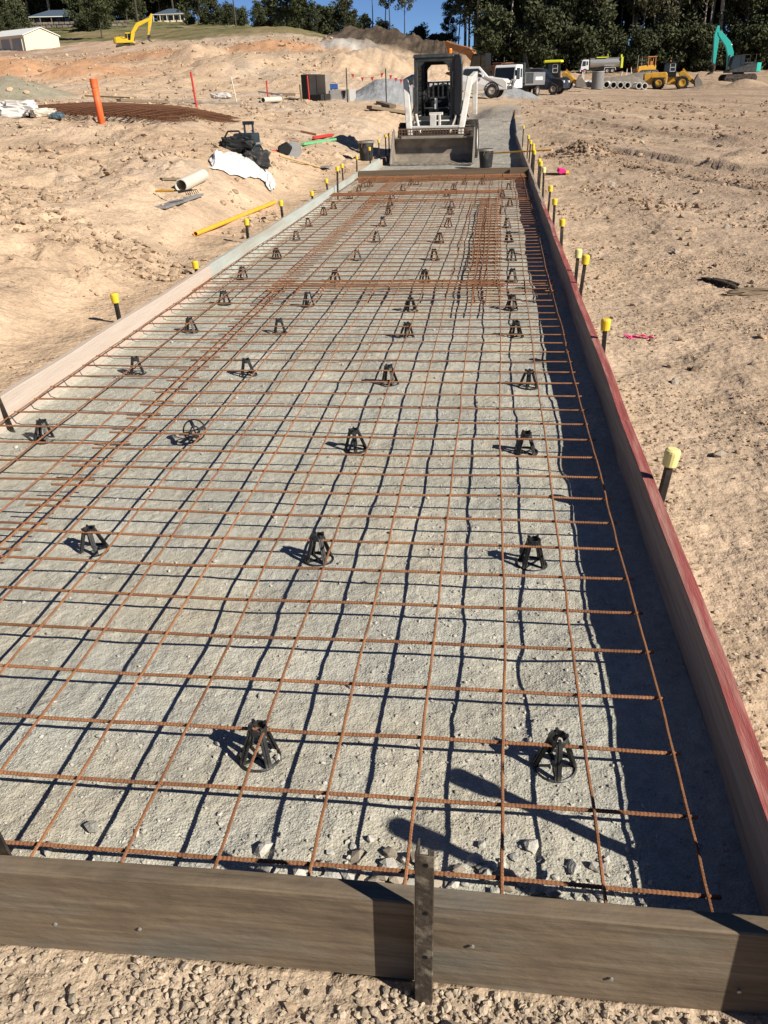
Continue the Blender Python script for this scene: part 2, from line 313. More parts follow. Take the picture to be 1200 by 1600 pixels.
def earth_mat(name, attr=True, base=(.3, .3, .27), speck=(.5, .48, .44), fine=220, bump=.6, rockt=.66):
    m = bpy.data.materials.new(name); m.use_nodes = True; MATS[name] = m; N = m.node_tree.nodes; L = m.node_tree.links; b = N['Principled BSDF']
    b.inputs['Roughness'].default_value = 0.95; b.inputs['Specular IOR Level'].default_value = 0.12
    tc = N.new('ShaderNodeTexCoord'); co = tc.outputs['Object']
    if attr: a = N.new('ShaderNodeAttribute'); a.attribute_name = 'soil'; col = a.outputs['Color']
    def noise(sc, det=4, rg=.6): n = N.new('ShaderNodeTexNoise'); n.inputs['Scale'].default_value = sc; n.inputs['Detail'].default_value = det; n.inputs['Roughness'].default_value = rg; L.new(co, n.inputs[0]); return n.outputs[0]
    if not attr:
        a = N.new('ShaderNodeValToRGB'); a.color_ramp.elements[0].position = .42; a.color_ramp.elements[1].position = .68; a.color_ramp.elements[0].color = (*base, 1); a.color_ramp.elements[1].color = (base[0]*1.08, base[1]*1.0, base[2]*.90, 1); L.new(noise(1.6), a.inputs[0]); col = a.outputs[0]
    def ramp(i, p0, v0, p1, v1): r = N.new('ShaderNodeMapRange'); r.inputs[1].default_value = p0; r.inputs[2].default_value = p1; r.inputs[3].default_value = v0; r.inputs[4].default_value = v1; L.new(i, r.inputs[0]); return r.outputs[0]
    def math_(op, x, y): n = N.new('ShaderNodeMath'); n.operation = op; [L.new(q, n.inputs[k]) if not isinstance(q, (int, float)) else setattr(n.inputs[k], 'default_value', q) for k, q in enumerate((x, y))]; return n.outputs[0]
    big = ramp(noise(2.2), .3, .84, .7, 1.14); mid = ramp(noise(26), .3, .84, .7, 1.15); fin = ramp(noise(fine, 2), .3, .78, .7, 1.2)
    mul = math_('MULTIPLY', math_('MULTIPLY', big, mid), fin)
    vm = N.new('ShaderNodeVectorMath'); vm.operation = 'SCALE'; L.new(col, vm.inputs[0]); L.new(mul, vm.inputs['Scale'])
    vo = N.new('ShaderNodeTexVoronoi'); vo.inputs['Scale'].default_value = fine*.55; L.new(co, vo.inputs[0])
    sep = N.new('ShaderNodeSeparateColor'); L.new(vo.outputs['Color'], sep.inputs[0])
    st = math_('MULTIPLY', ramp(sep.outputs[0], rockt, 0, rockt+.08, 1), ramp(vo.outputs['Distance'], .2, 1, .42, 0))
    mx = N.new('ShaderNodeMix'); mx.data_type = 'RGBA'; L.new(math_('MULTIPLY', st, .55), mx.inputs[0]); L.new(vm.outputs[0], mx.inputs[6]); mx.inputs[7].default_value = (*speck, 1)
    L.new(mx.outputs[2], b.inputs['Base Color'])
    hgt = math_('ADD', math_('ADD', math_('MULTIPLY', noise(30, 3), 1.0), math_('MULTIPLY', noise(fine*.6, 2), .35)), math_('MULTIPLY', st, .16))
    bp = N.new('ShaderNodeBump'); bp.inputs['Strength'].default_value = bump; bp.inputs['Distance'].default_value = .028; L.new(hgt, bp.inputs['Height'])
    bp2 = N.new('ShaderNodeBump'); bp2.inputs['Strength'].default_value = .5; bp2.inputs['Distance'].default_value = .18 if attr else .03; L.new(noise(2.6, 4, .65), bp2.inputs['Height']); L.new(bp.outputs[0], bp2.inputs['Normal']); L.new(bp2.outputs[0], b.inputs['Normal'])
    return m
earth_mat('earth', True, speck=(.55, .44, .33), fine=170, bump=.42)
earth_mat('crusher', False, base=(.385, .38, .33), speck=(.52, .51, .46), fine=260, bump=.48, rockt=.66)
gv = np.stack([GX.ravel(), GY.ravel(), GZ.ravel()], -1)
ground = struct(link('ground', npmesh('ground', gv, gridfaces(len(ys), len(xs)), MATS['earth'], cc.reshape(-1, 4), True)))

# ------------------------------------------------------------------ crushed rock bed inside the formwork
bx = np.linspace(-2.932, .132, 390); by = np.unique(np.concatenate([-.112+spaced(0, .0075, .0105, 15.1), [14.985]])); by = by[by <= 14.985]
def bed_h(x, y):
    z = .012*fbm(x*1.7, y*1.7, 3, 201)+.007*fbm(x*6, y*6, 4, 203)+.0025*fbm(x*38, y*38, 3, 207)
    ft = np.clip(fbm(x*3.3+9, y*2.6, 2, 211), 0, 1); z = z-.016*ft*ft
    z = z-.05*sstep(.10, -.09, y)*sstep(.5, .1, np.abs(x+.95)/1.6)*(.6+.4*fbm(x*5, y*5, 2, 213))
    return z+.012*sstep(.03, 0, np.abs(x+2.93))
BX, BY = np.meshgrid(bx, by); BZ = bed_h(BX, BY)
gravel_bed = struct(link('gravel_bed', npmesh('gravel_bed', np.stack([BX.ravel(), BY.ravel(), BZ.ravel()], -1), gridfaces(len(by), len(bx)), MATS['crusher'], None, True)))

# ------------------------------------------------------------------ loose stones
def ico():
    t = (1+5**.5)/2
    v = np.array([(-1, t, 0), (1, t, 0), (-1, -t, 0), (1, -t, 0), (0, -1, t), (0, 1, t), (0, -1, -t), (0, 1, -t), (t, 0, -1), (t, 0, 1), (-t, 0, -1), (-t, 0, 1)])/np.hypot(1, t)
    f = np.array([(0, 11, 5), (0, 5, 1), (0, 1, 7), (0, 7, 10), (0, 10, 11), (1, 5, 9), (5, 11, 4), (11, 10, 2), (10, 7, 6), (7, 1, 8), (3, 9, 4), (3, 4, 2), (3, 2, 6), (3, 6, 8), (3, 8, 9), (4, 9, 5), (2, 4, 11), (6, 2, 10), (8, 6, 7), (9, 8, 1)])
    return v, f
IV, IF = ico()
def stones_mesh(name, xyz, size, m, flat=.65):
    n = len(xyz); V = IV[None]*(1+rng.uniform(-.34, .34, (n, 12, 1))); V = V*rng.uniform(.6, 1.25, (n, 1, 3)); V[..., 2] *= flat
    a = rng.uniform(0, 6.28, n); t = rng.uniform(-.5, .5, n); c, s = np.cos(a)[:, None], np.sin(a)[:, None]; ct, s_t = np.cos(t)[:, None], np.sin(t)[:, None]
    y1 = V[..., 1]*ct-V[..., 2]*s_t; z1 = V[..., 1]*s_t+V[..., 2]*ct; x1 = V[..., 0]
    V = np.stack([x1*c-y1*s, x1*s+y1*c, z1], -1)*size[:, None, None]+xyz[:, None, :]
    Fc = (IF[None]+(np.arange(n)*12)[:, None, None]).reshape(-1, 3)
    tone = rng.uniform(.75, 1.25, n); attr = np.repeat(np.stack([tone]*3+[np.ones(n)], -1), 12, 0)
    return npmesh(name, V.reshape(-1, 3), Fc, m, attr)
def stone_mat(name, c, k=.35):
    m = mat(name, c, tuple(x*(1-k) for x in c), rough=.95, scale=40, bump=.4, bscale=160, spec=.1); N = m.node_tree.nodes; L = m.node_tree.links; b = N['Principled BSDF']
    src = b.inputs['Base Color'].links[0].from_socket; a = N.new('ShaderNodeAttribute'); a.attribute_name = 'soil'
    vm = N.new('ShaderNodeVectorMath'); vm.operation = 'MULTIPLY'; L.new(src, vm.inputs[0]); L.new(a.outputs['Color'], vm.inputs[1]); L.new(vm.outputs[0], b.inputs['Base Color']); return m
stone_mat('stone_front', (.47, .385, .29), .3); stone_mat('stone_tan', (.46, .34, .23)); stone_mat('stone_pale', (.50, .43, .34)); stone_mat('stone_grey', (.47, .45, .40), .25); stone_mat('stone_brown', (.33, .235, .16))
def scatter(n, x0, x1, y0, y1, smin, smax, dens=None, hf=full_h, sink=.25, pw=3.0):
    x = rng.uniform(x0, x1, n*3); y = y0+(y1-y0)*rng.uniform(0, 1, n*3)**1.6
    if dens is not None:
        k = rng.uniform(0, 1, n*3) < dens(x, y); x, y = x[k], y[k]
    x, y = x[:n], y[:n]; s = smin+(smax-smin)*rng.uniform(0, 1, len(x))**pw
    return np.stack([x, y, hf(x, y)+s*(.5-sink)], -1), s
def join(*a): return np.concatenate([q[0] for q in a]), np.concatenate([q[1] for q in a])
cl = lambda x, y: np.clip(fbm(x*1.1, y*1.1, 3, 301)*2+.45, .05, 1)
cl2 = lambda x, y: np.clip(fbm(x*.8, y*.8, 3, 303)*3+.15, .02, 1)
bank = lambda x, y: np.clip(fbm(x*.9, y*.9, 3, 305)*3+.1, .03, 1)
wind = lambda x, y: np.clip(np.exp(-((x-1.45-.15*np.sin(y*.7))/.4)**2)*1.0*(y < 19.5)+fbm((x+.37*(y-12))*.8, y*.15, 2, 307)*3-.35, .015, 1)
def stuff(name, data, m, label=None):
    o = link(name, stones_mesh(name, data[0], data[1], MATS[m])); o['kind'] = 'stuff'
    o['label'] = label; o['category'] = 'gravel'; return o
stuff('loose_gravel', join(scatter(22000, -1.9, .7, -.75, -.165, .0016, .010, lambda x, y: np.clip(.5+.5*sstep(-1.2, -.3, x)+fbm(x*4, y*4, 2, 310)*.9, .05, 1), sink=.0, pw=2.6), scatter(900, .18, 1.0, -.2, 1.2, .003, .014)), 'stone_front', 'pale loose gravel on the dirt in front of the near board')
stuff('field_gravel', join(scatter(15000, .19, 3.2, -.2, 7, .0025, .012, cl), scatter(4000, .3, 6, 4, 14, .006, .03, cl2)), 'stone_tan', 'small tan stones strewn over the dirt right of the formwork')
stuff('bank_clods', join(scatter(6500, -7, -3.05, .5, 9, .003, .018, bank, pw=4), scatter(6000, -9, -3.2, 6, 20, .006, .055, bank, pw=5)), 'stone_tan', 'dry tan clods over the earth bank left of the formwork')
stuff('windrow_clods', join(scatter(6500, .8, 9, 7, 24, .007, .045, wind, pw=3.5), scatter(1500, .4, 14, 20, 50, .02, .10, cl2), (lambda r, a: (np.stack([1.35+r*np.cos(a), 18.8+r*np.sin(a), full_h(1.35+r*np.cos(a), 18.8+r*np.sin(a))+.01], -1), rng.uniform(.015, .07, len(r))))(rng.uniform(0, .9, 350), rng.uniform(0, 6.28, 350))), 'stone_brown', 'brown clods heaped in low ridges across the graded field')
stuff('terrace_clods', (lambda s: (np.stack([s[0], s[1], full_h(s[0], s[1])+.02], -1), s[2]))((lambda n: (lambda th, y: (CAM[0]+np.tan(th)*(y-CAM[1]), y, rng.uniform(0, 1, n)**5*(.03+y*.0022)+.012+y*.0003))(rng.uniform(-.62, -.17, n), 22+95*rng.uniform(0, 1, n)**1.1))(6500)), 'stone_tan', 'rough earth clods over the excavated terraces on the left')
stuff('bed_chips', join(scatter(12000, -2.9, .1, -.1, 4.5, .0018, .006, lambda x, y: np.clip(.4+fbm(x*2, y*2, 3, 315)*1.5+.6*(y < .5), .05, 1), bed_h, .2), scatter(220, -1.5, -.15, -.11, .2, .008, .024, lambda x, y: np.clip(1-np.abs(y-.03)/.16, .1, 1)*np.where((np.abs(x+.65) < .18) | (np.abs(x+.3) < .16), 1, .25), bed_h, .15), scatter(260, -2.8, 0, 0, 5, .005, .012, None, bed_h, .1)), 'stone_grey', 'grey stone chips scattered on the crushed rock bed')
# the larger stones one can pick out, as pieces of the ground
SM = [stones_mesh('stone', np.zeros((1, 3)), np.ones(1), MATS[k], .75) for k in ('stone_pale', 'stone_tan', 'stone_brown', 'stone_pale', 'stone_tan')]
def stone(x, y, s, k, hf=full_h, par=None):
    o = link('stone', SM[k], par or ground); z = float(hf(np.array([x]), np.array([y]))[0]); o.location = (x, y, z+s*.25); o.scale = (s, s, s); o.rotation_euler = (0, 0, random.uniform(0, 6.28))
stone(.52, 2.25, .032, 3); stone(-.50, -.25, .03, 0); stone(-.54, -.29, .018, 1)
for k in range(38): stone(random.uniform(-1.3, .15), random.uniform(-.62, -.2), random.uniform(.009, .02), random.choice((1, 3, 4, 1)))
for k in range(60): x = random.uniform(.25, 2.2); y = random.uniform(-.1, 7); stone(x, y, random.uniform(.012, .02)*(1+y*.12), random.randrange(5))
for k in range(45): x = random.uniform(1.0, 6); y = random.uniform(7, 22); stone(x, y, random.uniform(.025, .07), random.choice((0, 1, 2, 4)))
for k in range(45): x = random.uniform(-7, -3.5); y = random.uniform(3, 16); stone(x, y, random.uniform(.02, .05), random.choice((1, 4)))
for k in range(26): stone(random.choice((-.66, -.3, -.6))+random.gauss(0, .10), random.uniform(-.08, .12), random.uniform(.012, .026), random.choice((0, 3)), bed_h, gravel_bed)
# ------------------------------------------------------------------ materials for the near things
mat('rust', (.315, .148, .07), (.19, .083, .04), rough=.85, scale=35, bump=.3, bscale=150, objrand=.18, c3=(.13, .06, .03), c3scale=9, c3amt=.7)
mat('rust_dark', (.16, .07, .035), (.09, .04, .02), rough=.9, scale=30, objrand=.2)
mat('black_plastic', (.016, .017, .019), (.010, .011, .012), rough=.45, scale=20, spec=.5, bump=.1, c3=(.075, .07, .06), c3scale=28, c3amt=.55, objrand=.3)
mat('dusty_black', (.03, .03, .032), (.015, .015, .016), rough=.6, scale=14, c3=(.16, .13, .10), c3scale=6, c3amt=.5)
mat('stake_steel', (.045, .038, .034), (.02, .018, .017), rough=.6, scale=18, metal=.35, c3=(.16, .12, .08), c3scale=14, c3amt=.7, bump=.2)
mat('angle_steel', (.085, .068, .052), (.045, .035, .028), rough=.6, scale=25, metal=.3, c3=(.30, .26, .20), c3scale=30, c3amt=.7, bump=.4, bscale=90)
mat('cap_yellow', (.80, .58, .03), (.66, .45, .03), rough=.55, scale=12, c3=(.55, .42, .14), c3scale=16, c3amt=.5)
mat('cap_pale', (.78, .70, .30), (.66, .58, .24), rough=.55, scale=12)
mat('wood_front', (.20, .152, .10), (.105, .078, .052), rough=.8, scale=3.0, stretch=(1, 2, 2.6), bump=.4, bscale=18, c3=(.10, .105, .095), c3scale=3.0, c3amt=.55, contrast=.2, detail=9, grain=(2.5, 60, 75, .38))
mat('wood_back', (.17, .115, .075), (.10, .07, .045), rough=.85, scale=4, stretch=(.4, 5, 7), bump=.3)
mat('wood_grey', (.36, .30, .24), (.25, .20, .16), rough=.85, scale=5, stretch=(7, .5, 7), bump=.3, bscale=25, c3=(.42, .25, .20), c3scale=1, c3amt=.4, grain=(60, 2.5, 70, .3))
mat('wood_pink', (.52, .44, .37), (.43, .35, .29), rough=.85, scale=5, stretch=(7, .5, 7), bump=.25, c3=(.48, .33, .27), c3scale=1.0, c3amt=.35)
mat('wood_white', (.44, .46, .42), (.32, .34, .31), rough=.85, scale=4, stretch=(6, .6, 6), bump=.25, c3=(.30, .25, .19), c3scale=1.2, c3amt=.6)
mat('paint_red', (.36, .105, .09), (.25, .06, .055), rough=.8, scale=6, stretch=(8, .6, 8), c3=(.40, .25, .20), c3scale=3, c3amt=.9, bump=.3, bscale=40, grain=(70, 3, 70, .35))
mat('old_wood', (.24, .18, .12), (.13, .10, .07), rough=.9, scale=6, stretch=(1, 6, 6), bump=.4)
mat('white_plastic', (.62, .58, .49), (.54, .50, .42), rough=.5, scale=6)
mat('white_sheet', (.62, .61, .59), (.54, .53, .51), rough=.55, scale=6)
mat('orange_plastic', (.78, .13, .03), (.66, .11, .03), rough=.55, scale=5, c3=(.55, .25, .13), c3scale=6, c3amt=.5)
mat('yellow_tube', (.78, .42, .03), (.66, .34, .025), rough=.5, scale=9, c3=(.5, .35, .15), c3scale=8, c3amt=.5)
mat('metal_plate', (.45, .46, .46), (.33, .34, .34), rough=.45, metal=.6, scale=10, c3=(.45, .38, .28), c3scale=5, c3amt=.7)
mat('case_blue', (.035, .05, .06), (.02, .028, .034), rough=.5, scale=8)
mat('green_paint', (.16, .50, .22), (.12, .40, .17), rough=.6, scale=10)
mat('red_paint', (.55, .05, .03), (.42, .04, .03), rough=.6, scale=10)
mat('pink_tape', (.85, .03, .25), (.75, .03, .2), rough=.5, scale=10)
mat('handle_wood', (.50, .36, .18), (.40, .28, .14), rough=.7, scale=12)
mat('hole_shade', (.004, .004, .004), rough=1)  # near-black colour standing for the shade inside the stake's holes

# ------------------------------------------------------------------ formwork boards
def plank(name, label, a, b, m, skin=None, bev=.003):
    t = thing(name, label, 'board', ((a[0]+b[0])/2, (a[1]+b[1])/2, a[2])); c = t.location
    lo = [a[i]-c[i] for i in range(3)]; hi = [b[i]-c[i] for i in range(3)]
    ax = 0 if hi[0]-lo[0] > hi[1]-lo[1] else 1; n = max(2, int((hi[ax]-lo[ax])/.25))
    mb = MB(); v = []; f = []; s = random.random()*50
    for i in range(n+1):
        q = lo[ax]+(hi[ax]-lo[ax])*i/n; w = .003*math.sin(q*2.3+s)+.002*math.sin(q*5.1+s*2)
        for (p, z) in ((lo[1-ax], lo[2]), (hi[1-ax], lo[2]), (hi[1-ax], hi[2]), (lo[1-ax], hi[2])):
            z2 = z+.0025*math.sin(q*3.7+s); v.append((q, p+w, z2) if ax == 0 else (p+w, q, z2))
    for i in range(n):
        for j in range(4): f.append((i*4+j, i*4+(j+1) % 4, i*4+4+(j+1) % 4, i*4+4+j))
    f += [(3, 2, 1, 0), tuple(n*4+j for j in range(4))]
    mb.add(v, f); o = mb.build('plank', m, t, bevel=bev)
    if skin:
        sv = []; sf = []
        for i in range(n+1):
            for (p, z) in ((v[i*4+3], 0), (v[i*4+2], 0)): sv.append((p[0], p[1], p[2]+.003))
            for (p, z) in ((v[i*4+3], 0), (v[i*4+2], 0)): sv.append((p[0], p[1], p[2]-.001))
        for i in range(n): sf += [(i*4, i*4+1, i*4+5, i*4+4), (i*4+2, i*4+6, i*4+7, i*4+3), (i*4, i*4+4, i*4+6, i*4+2), (i*4+1, i*4+3, i*4+7, i*4+5)]
        sf += [(0, 2, 3, 1), (n*4, n*4+1, n*4+3, n*4+2)]
        MB().add(sv, sf).build('painted_edge', skin, t)
    return t
def nails(t, pts, ax):
    for p in pts:
        MB().lathe([(.0045, 0), (.0045, .004), (0, .005)], 7).build('nail', 'metal_plate', t, loc=p, rot=ax)
fb = plank('formwork_board', 'weathered brown timber board across the near end of the slab', (-3.3, -.152, -.045), (.126, -.110, .18), 'wood_front')
plank('formwork_board', 'dark brown timber board closing the far end of the slab before the loader', (-2.926, 14.99, -.06), (.126, 15.03, .205), 'wood_back')
plank('formwork_board', 'red-edged board on the right of the slab, nearest to the camera', (.13, -.19, -.05), (.17, 2.40, .18), 'wood_grey', 'paint_red')
plank('formwork_board', 'red-edged board on the right, second from the near end', (.131, 2.405, -.05), (.171, 5.6, .178), 'wood_grey', 'paint_red')
plank('formwork_board', 'red-edged board on the right, third from the near end', (.129, 5.605, -.05), (.169, 10.2, .182), 'wood_grey', 'paint_red')
plank('formwork_board', 'bare grey board on the right beside the far end of the mesh', (.131, 10.205, -.05), (.172, 16.0, .185), 'wood_grey')
plank('formwork_board', 'bare grey board on the right running past the skid loader', (.13, 16.005, -.05), (.17, 22.0, .185), 'wood_grey')
plank('formwork_board', 'farthest grey board on the right, behind the skid loader', (.131, 22.005, -.05), (.171, 30.2, .185), 'wood_grey')
plank('formwork_board', 'pinkish board along the near left side of the slab', (-2.97, -.30, -.05), (-2.93, 6.15, .18), 'wood_pink')
plank('formwork_board', 'pale blue-grey board along the far left side of the slab', (-2.972, 6.155, -.05), (-2.932, 15.2, .185), 'wood_white')
plank('formwork_board', 'short pale board on the left beside the black bucket', (-2.97, 15.205, -.05), (-2.93, 18.2, .185), 'wood_white')

for px in (-1.3, -1.12, -.46, -.2, .03): MB().lathe([(.004, 0), (.004, .003), (0, .004)], 7).build('nail', 'metal_plate', fb, loc=(px-fb.location.x, -.154-fb.location.y, .13+random.uniform(-.06, .03)), rot=(math.pi/2, 0, 0))
# ------------------------------------------------------------------ reinforcing mesh
def mesh_h(x, y):
    return .088+.012*fbm(np.asarray(x)*.8, np.asarray(y)*.55, 2, 401)+.004*fbm(np.asarray(x)*2.5, np.asarray(y)*2.5, 2, 403)
def bar_mesh(name, cen, r, axis, ribs, sides=6, m='rust'):
    n = len(cen); a = np.arange(sides)*2*np.pi/sides
    rr = np.full(n, r)
    if ribs is not None: rr = rr*ribs
    ox = np.cos(a)[None]*rr[:, None]; oz = np.sin(a)[None]*rr[:, None]
    V = np.repeat(cen[:, None, :], sides, 1); V[..., 1 if axis == 0 else 0] += ox; V[..., 2] += oz
    i = np.arange(n*sides).reshape(n, sides); j = np.roll(i, -1, 1)
    Fq = np.stack([i[:-1], j[:-1], j[1:], i[1:]], -1).reshape(-1, 4)
    me = npmesh(name, V.reshape(-1, 3), Fq, MATS[m], None, ribs is None)
    return me
def samples(a, b, near):
    if near:
        s = np.arange(a, b, .0045); return s, np.where(np.arange(len(s)) % 2 == 0, 1.13, .93)
    s = np.linspace(a, b, max(6, int((b-a)/.06))); return s, None
def sheet(label, xs_, ys_, x0, x1, y0, y1, rl=.0038, rt=.0046, dz=0.0, skew=0.0, wob=.006, drop=(), m='rust', hf=mesh_h, jit=.006):
    t = thing('reinforcing_mesh', label, 'steel mesh', ((x0+x1)/2, (y0+y1)/2, 0)); c = np.array(t.location)
    for k, x in enumerate(xs_):
        a, b = y0+random.uniform(-jit, jit), y1+random.uniform(-jit, jit)
        if y0 < 2.6:
            s1, r1 = samples(a, min(b, 2.6), True); s2 = np.linspace(2.6, b, max(4, int((b-2.6)/.06)))[1:] if b > 2.6 else np.zeros(0)
            s = np.concatenate([s1, s2]); rb = np.concatenate([r1, np.ones(len(s2))])
        else: s, rb = samples(a, b, False)
        sd = random.random()*90; px = x+skew*(s-y0)+wob*fbm(s*1.1+sd, s*0+sd, 3, 411)*1.6+.002*fbm(s*7+sd, s*0, 2, 412)
        link('bar', bar_mesh('bar', np.stack([px, s, hf(px, s)+.0042+dz], -1)-c, rl, 1, rb, m=m), t)
    for k, y in enumerate(ys_):
        a, b = x0+random.uniform(-jit, jit), x1+random.uniform(-jit, jit); near = y < 2.7
        s, rb = samples(a, b, near); sd = random.random()*90; sk = skew*(y-y0)
        py = y+.004*fbm(s*1.3+sd, s*0+sd, 3, 415)+.0015*fbm(s*7, s*0+sd, 2, 416)
        link('bar', bar_mesh('bar', np.stack([s+sk, py, hf(s+sk, py)-.0042+dz], -1)-c, rt, 0, rb, m=m), t)
    return t
ar = lambda a, n, d=.2: [a+d*i for i in range(n)]
sheet('rusty steel mesh sheet nearest the camera, filling the near slab', ar(-2.2, 12), ar(0, 30), -2.275, .022, -.075, 5.9)
sheet('narrow rusty mesh strip lapped along the near left board', [-2.865, -2.555, -2.335, -2.125], ar(.035, 30), -2.885, -2.10, -.06, 5.95, dz=.009)
sheet('rusty steel mesh sheet over the middle of the slab', ar(-2.2, 12), ar(5.47, 31), -2.27, .03, 5.38, 11.58, dz=.010, skew=.006)
sheet('narrow rusty mesh strip along the left board at mid slab', [-2.86, -2.66, -2.45, -2.24], ar(5.52, 30), -2.88, -2.08, 5.42, 11.45, dz=.019)
sheet('long thin mesh strip of close bars lying down the right of the slab', [-.40, -.50, -.60], ar(5.0, 33), -.64, -.37, 4.9, 11.6, dz=.028, skew=-.003, wob=.012)
sheet('second thin mesh strip lapped over the close-barred one', [-.445, -.55, -.655], ar(5.65, 29), -.69, -.42, 5.55, 11.5, dz=.037, skew=.002, wob=.012)
sheet('rusty steel mesh sheet at the far end of the slab', ar(-2.2, 12), ar(11.25, 18), -2.28, .06, 11.15, 14.85, dz=.021, skew=.004)
sheet('narrow rusty mesh strip at the far left corner of the slab', [-2.86, -2.66, -2.45, -2.24], ar(11.3, 18), -2.88, -2.06, 11.2, 14.8, dz=.03)
sheet('mesh strip laid crosswise over the first lap', ar(-2.1, 5, .42), [5.46, 5.56, 5.66], -2.2, -.36, 5.38, 5.74, dz=.046, rt=.0055)
sheet('mesh strip laid crosswise over the far lap', ar(-2.8, 9, .3), [11.78, 11.86, 11.95, 12.04, 12.12], -2.88, -.36, 11.7, 12.2, dz=.052, rt=.0065)
sheet('mesh strip laid crosswise against the far end board', ar(-2.8, 10, .31), [14.15, 14.27, 14.38, 14.5, 14.6, 14.7], -2.88, .09, 14.05, 14.8, dz=.04, rt=.0065)

# ------------------------------------------------------------------ plastic bar chairs
def chair_proto():
    t = thing('bar_chair', '', 'bar chair', (0, 0, 0))
    MB().lathe([(.050, 0), (.058, 0), (.058, .006), (.054, .009), (.050, .006)], 24, closed=True).build('base_ring', 'black_plastic', t)
    leg = None
    for k in range(4):
        if leg is None:
            mb = MB(); mb.beam((.053, 0, .004), (.021, 0, .098), .017, .005, up=(1, 0, .3)); mb.beam((.050, 0, .006), (.019, 0, .096), .004, .015, up=(1, 0, .3)); me = mb.mesh('leg'); me.materials.append(MATS['black_plastic']); leg = me
        link('leg', leg, t, rot=(0, 0, k*math.pi/2+.4))
    mb = MB(); mb.lathe([(.020, .084), (.026, .088), (.0255, .104), (.022, .106), (.0205, .104), (.018, .088)], 10, closed=True)
    for k in range(4):
        a = k*math.pi/2+.4; mb.box((.021*math.cos(a), .021*math.sin(a), .107), (.010, .007, .006), (0, 0, a))
    mb.build('collar', 'black_plastic', t)
    mb = MB()
    for k in range(2): a = k*math.pi/2+.4; mb.box((0, 0, .004), (.104, .007, .005), (0, 0, a))
    mb.build('base_spoke', 'black_plastic', t)
    return t
CH = [(-1.02,0.39),(-0.27,0.42),(-1.93,1.42),(-1.06,1.41),(-0.29,1.42),(-2.68,2.50),(-1.08,2.45),(-0.28,2.45),(-2.62,3.59),(-1.91,3.57),(-1.03,3.43),(-0.24,3.41),(-2.61,4.59),(-1.94,4.54),(-1.03,4.46),(-0.29,4.47),(-2.61,5.43),(-1.90,5.35),(-1.07,5.22),(-0.31,5.24),(-2.74,6.44),(-1.85,6.31),(-1.05,6.29),(-0.29,6.27),(-2.66,7.47),(-1.81,7.39),(-1.03,7.32),(-0.28,7.26),(-2.70,8.59),(-1.76,8.48),(-1.05,8.39),(-0.29,8.34),(-2.79,9.73),(-1.83,9.65),(-1.01,9.52),(-0.30,9.41),(-2.77,10.67),(-1.89,10.76),(-1.04,10.67),(-0.35,10.59),(-2.76,11.40),(-1.95,11.52),(-1.05,11.33),(-0.24,11.37),(-2.72,12.63),(-2.04,12.53),(-1.20,12.66),(-0.34,12.53),(-2.72,13.61),(-1.98,13.59),(-1.13,13.54),(-0.23,13.49),(-2.73,14.20),(-2.64,14.40),(-1.91,14.37),(-1.82,14.46),(-0.99,14.31),(-0.68,14.36)]
ROWN = ['first', 'second', 'third', 'fourth', 'fifth', 'sixth', 'seventh', 'eighth', 'ninth', 'tenth', 'eleventh', 'twelfth', 'thirteenth', 'fourteenth']
ROWY = [.4, 1.42, 2.47, 3.5, 4.5, 5.3, 6.3, 7.35, 8.45, 9.55, 10.65, 11.4, 12.6, 13.55]
ordq = ['first', 'second', 'third', 'fourth', 'fifth', 'sixth']; cp = chair_proto(); G = 'bar chairs standing on the slab bed'
for i, (x, y) in enumerate(CH):
    o = cp if i == 0 else copy_tree(cp)
    o.location = (x, y, float(bed_h(np.array([x]), np.array([y]))[0])-.003); o.rotation_euler = (random.gauss(0, .05), random.gauss(0, .05), random.uniform(0, 6.28)); o.scale = (.97, .97, random.uniform(.95, 1.06))
    coln = 'beside the left board' if x < -2.4 else 'second from the left' if x < -1.5 else 'third from the left' if x < -.6 else 'nearest the right board'
    r = min(range(len(ROWY)), key=lambda k: abs(ROWY[k]-y))
    if y > 14: tag(o, 'small black bar chair against the far end board, %s of six from the left' % ordq[sorted(q[0] for q in CH if q[1] > 14).index(x)], 'bar chair', 'bar chairs against the far end board')
    else: tag(o, 'black bar chair, %s row from the near board, %s' % (ROWN[r], coln), 'bar chair', G)
o = copy_tree(cp); o.location = (-1.885, 2.50, .062); o.rotation_euler = (1.25, .15, .35); tag(o, 'toppled black bar chair showing its round spoked base', 'bar chair', G)

# ------------------------------------------------------------------ stakes
def make_stake(w=.026):
    def f(h, m='cap_yellow', cap=True, label='', group=None, loc=(0, 0, 0), tilt=(0, 0), rz=0):
        t = thing('form_stake', label, 'stake', loc, group=group, rot=(tilt[0], tilt[1], rz))
        mb = MB(); mb.prism([(-w/2, -w/2), (w/2, -w/2), (w/2, -w/2+.006), (-w/2+.006, -w/2+.006), (-w/2+.006, w/2), (-w/2, w/2)], -.12, h, 'z') if not cap else mb.box((0, 0, h/2-.06), (w, w, h+.12))
        mb.build('post', 'stake_steel', t, bevel=.002)
        if cap:
            c = MB(); c.lathe([(0, h+.020), (.020, h+.020), (.0275, h+.014), (.0290, h+.006), (.0265, h-.045), (.0255, h-.048), (.021, h-.048), (.021, h-.0)], 16); c.build('cap', m, t, smooth=False, bevel=0)
        return t
    return f
stake = make_stake()
RS = [(1.777, .31, 1), (3.762, .302, 0), (5.304, .39, 0), (5.771, .353, 1), (7.443, .353, 0), (8.747, .392, 0), (9.852, .414, 0), (11.21, .513, 1), (12.52, .487, 0), (12.96, .491, 0), (14.77, .50, 0), (15.53, .51, 0), (16.05, .53, 0), (17.1, .53, 0), (18.5, .55, 0), (22.03, .60, 0)]
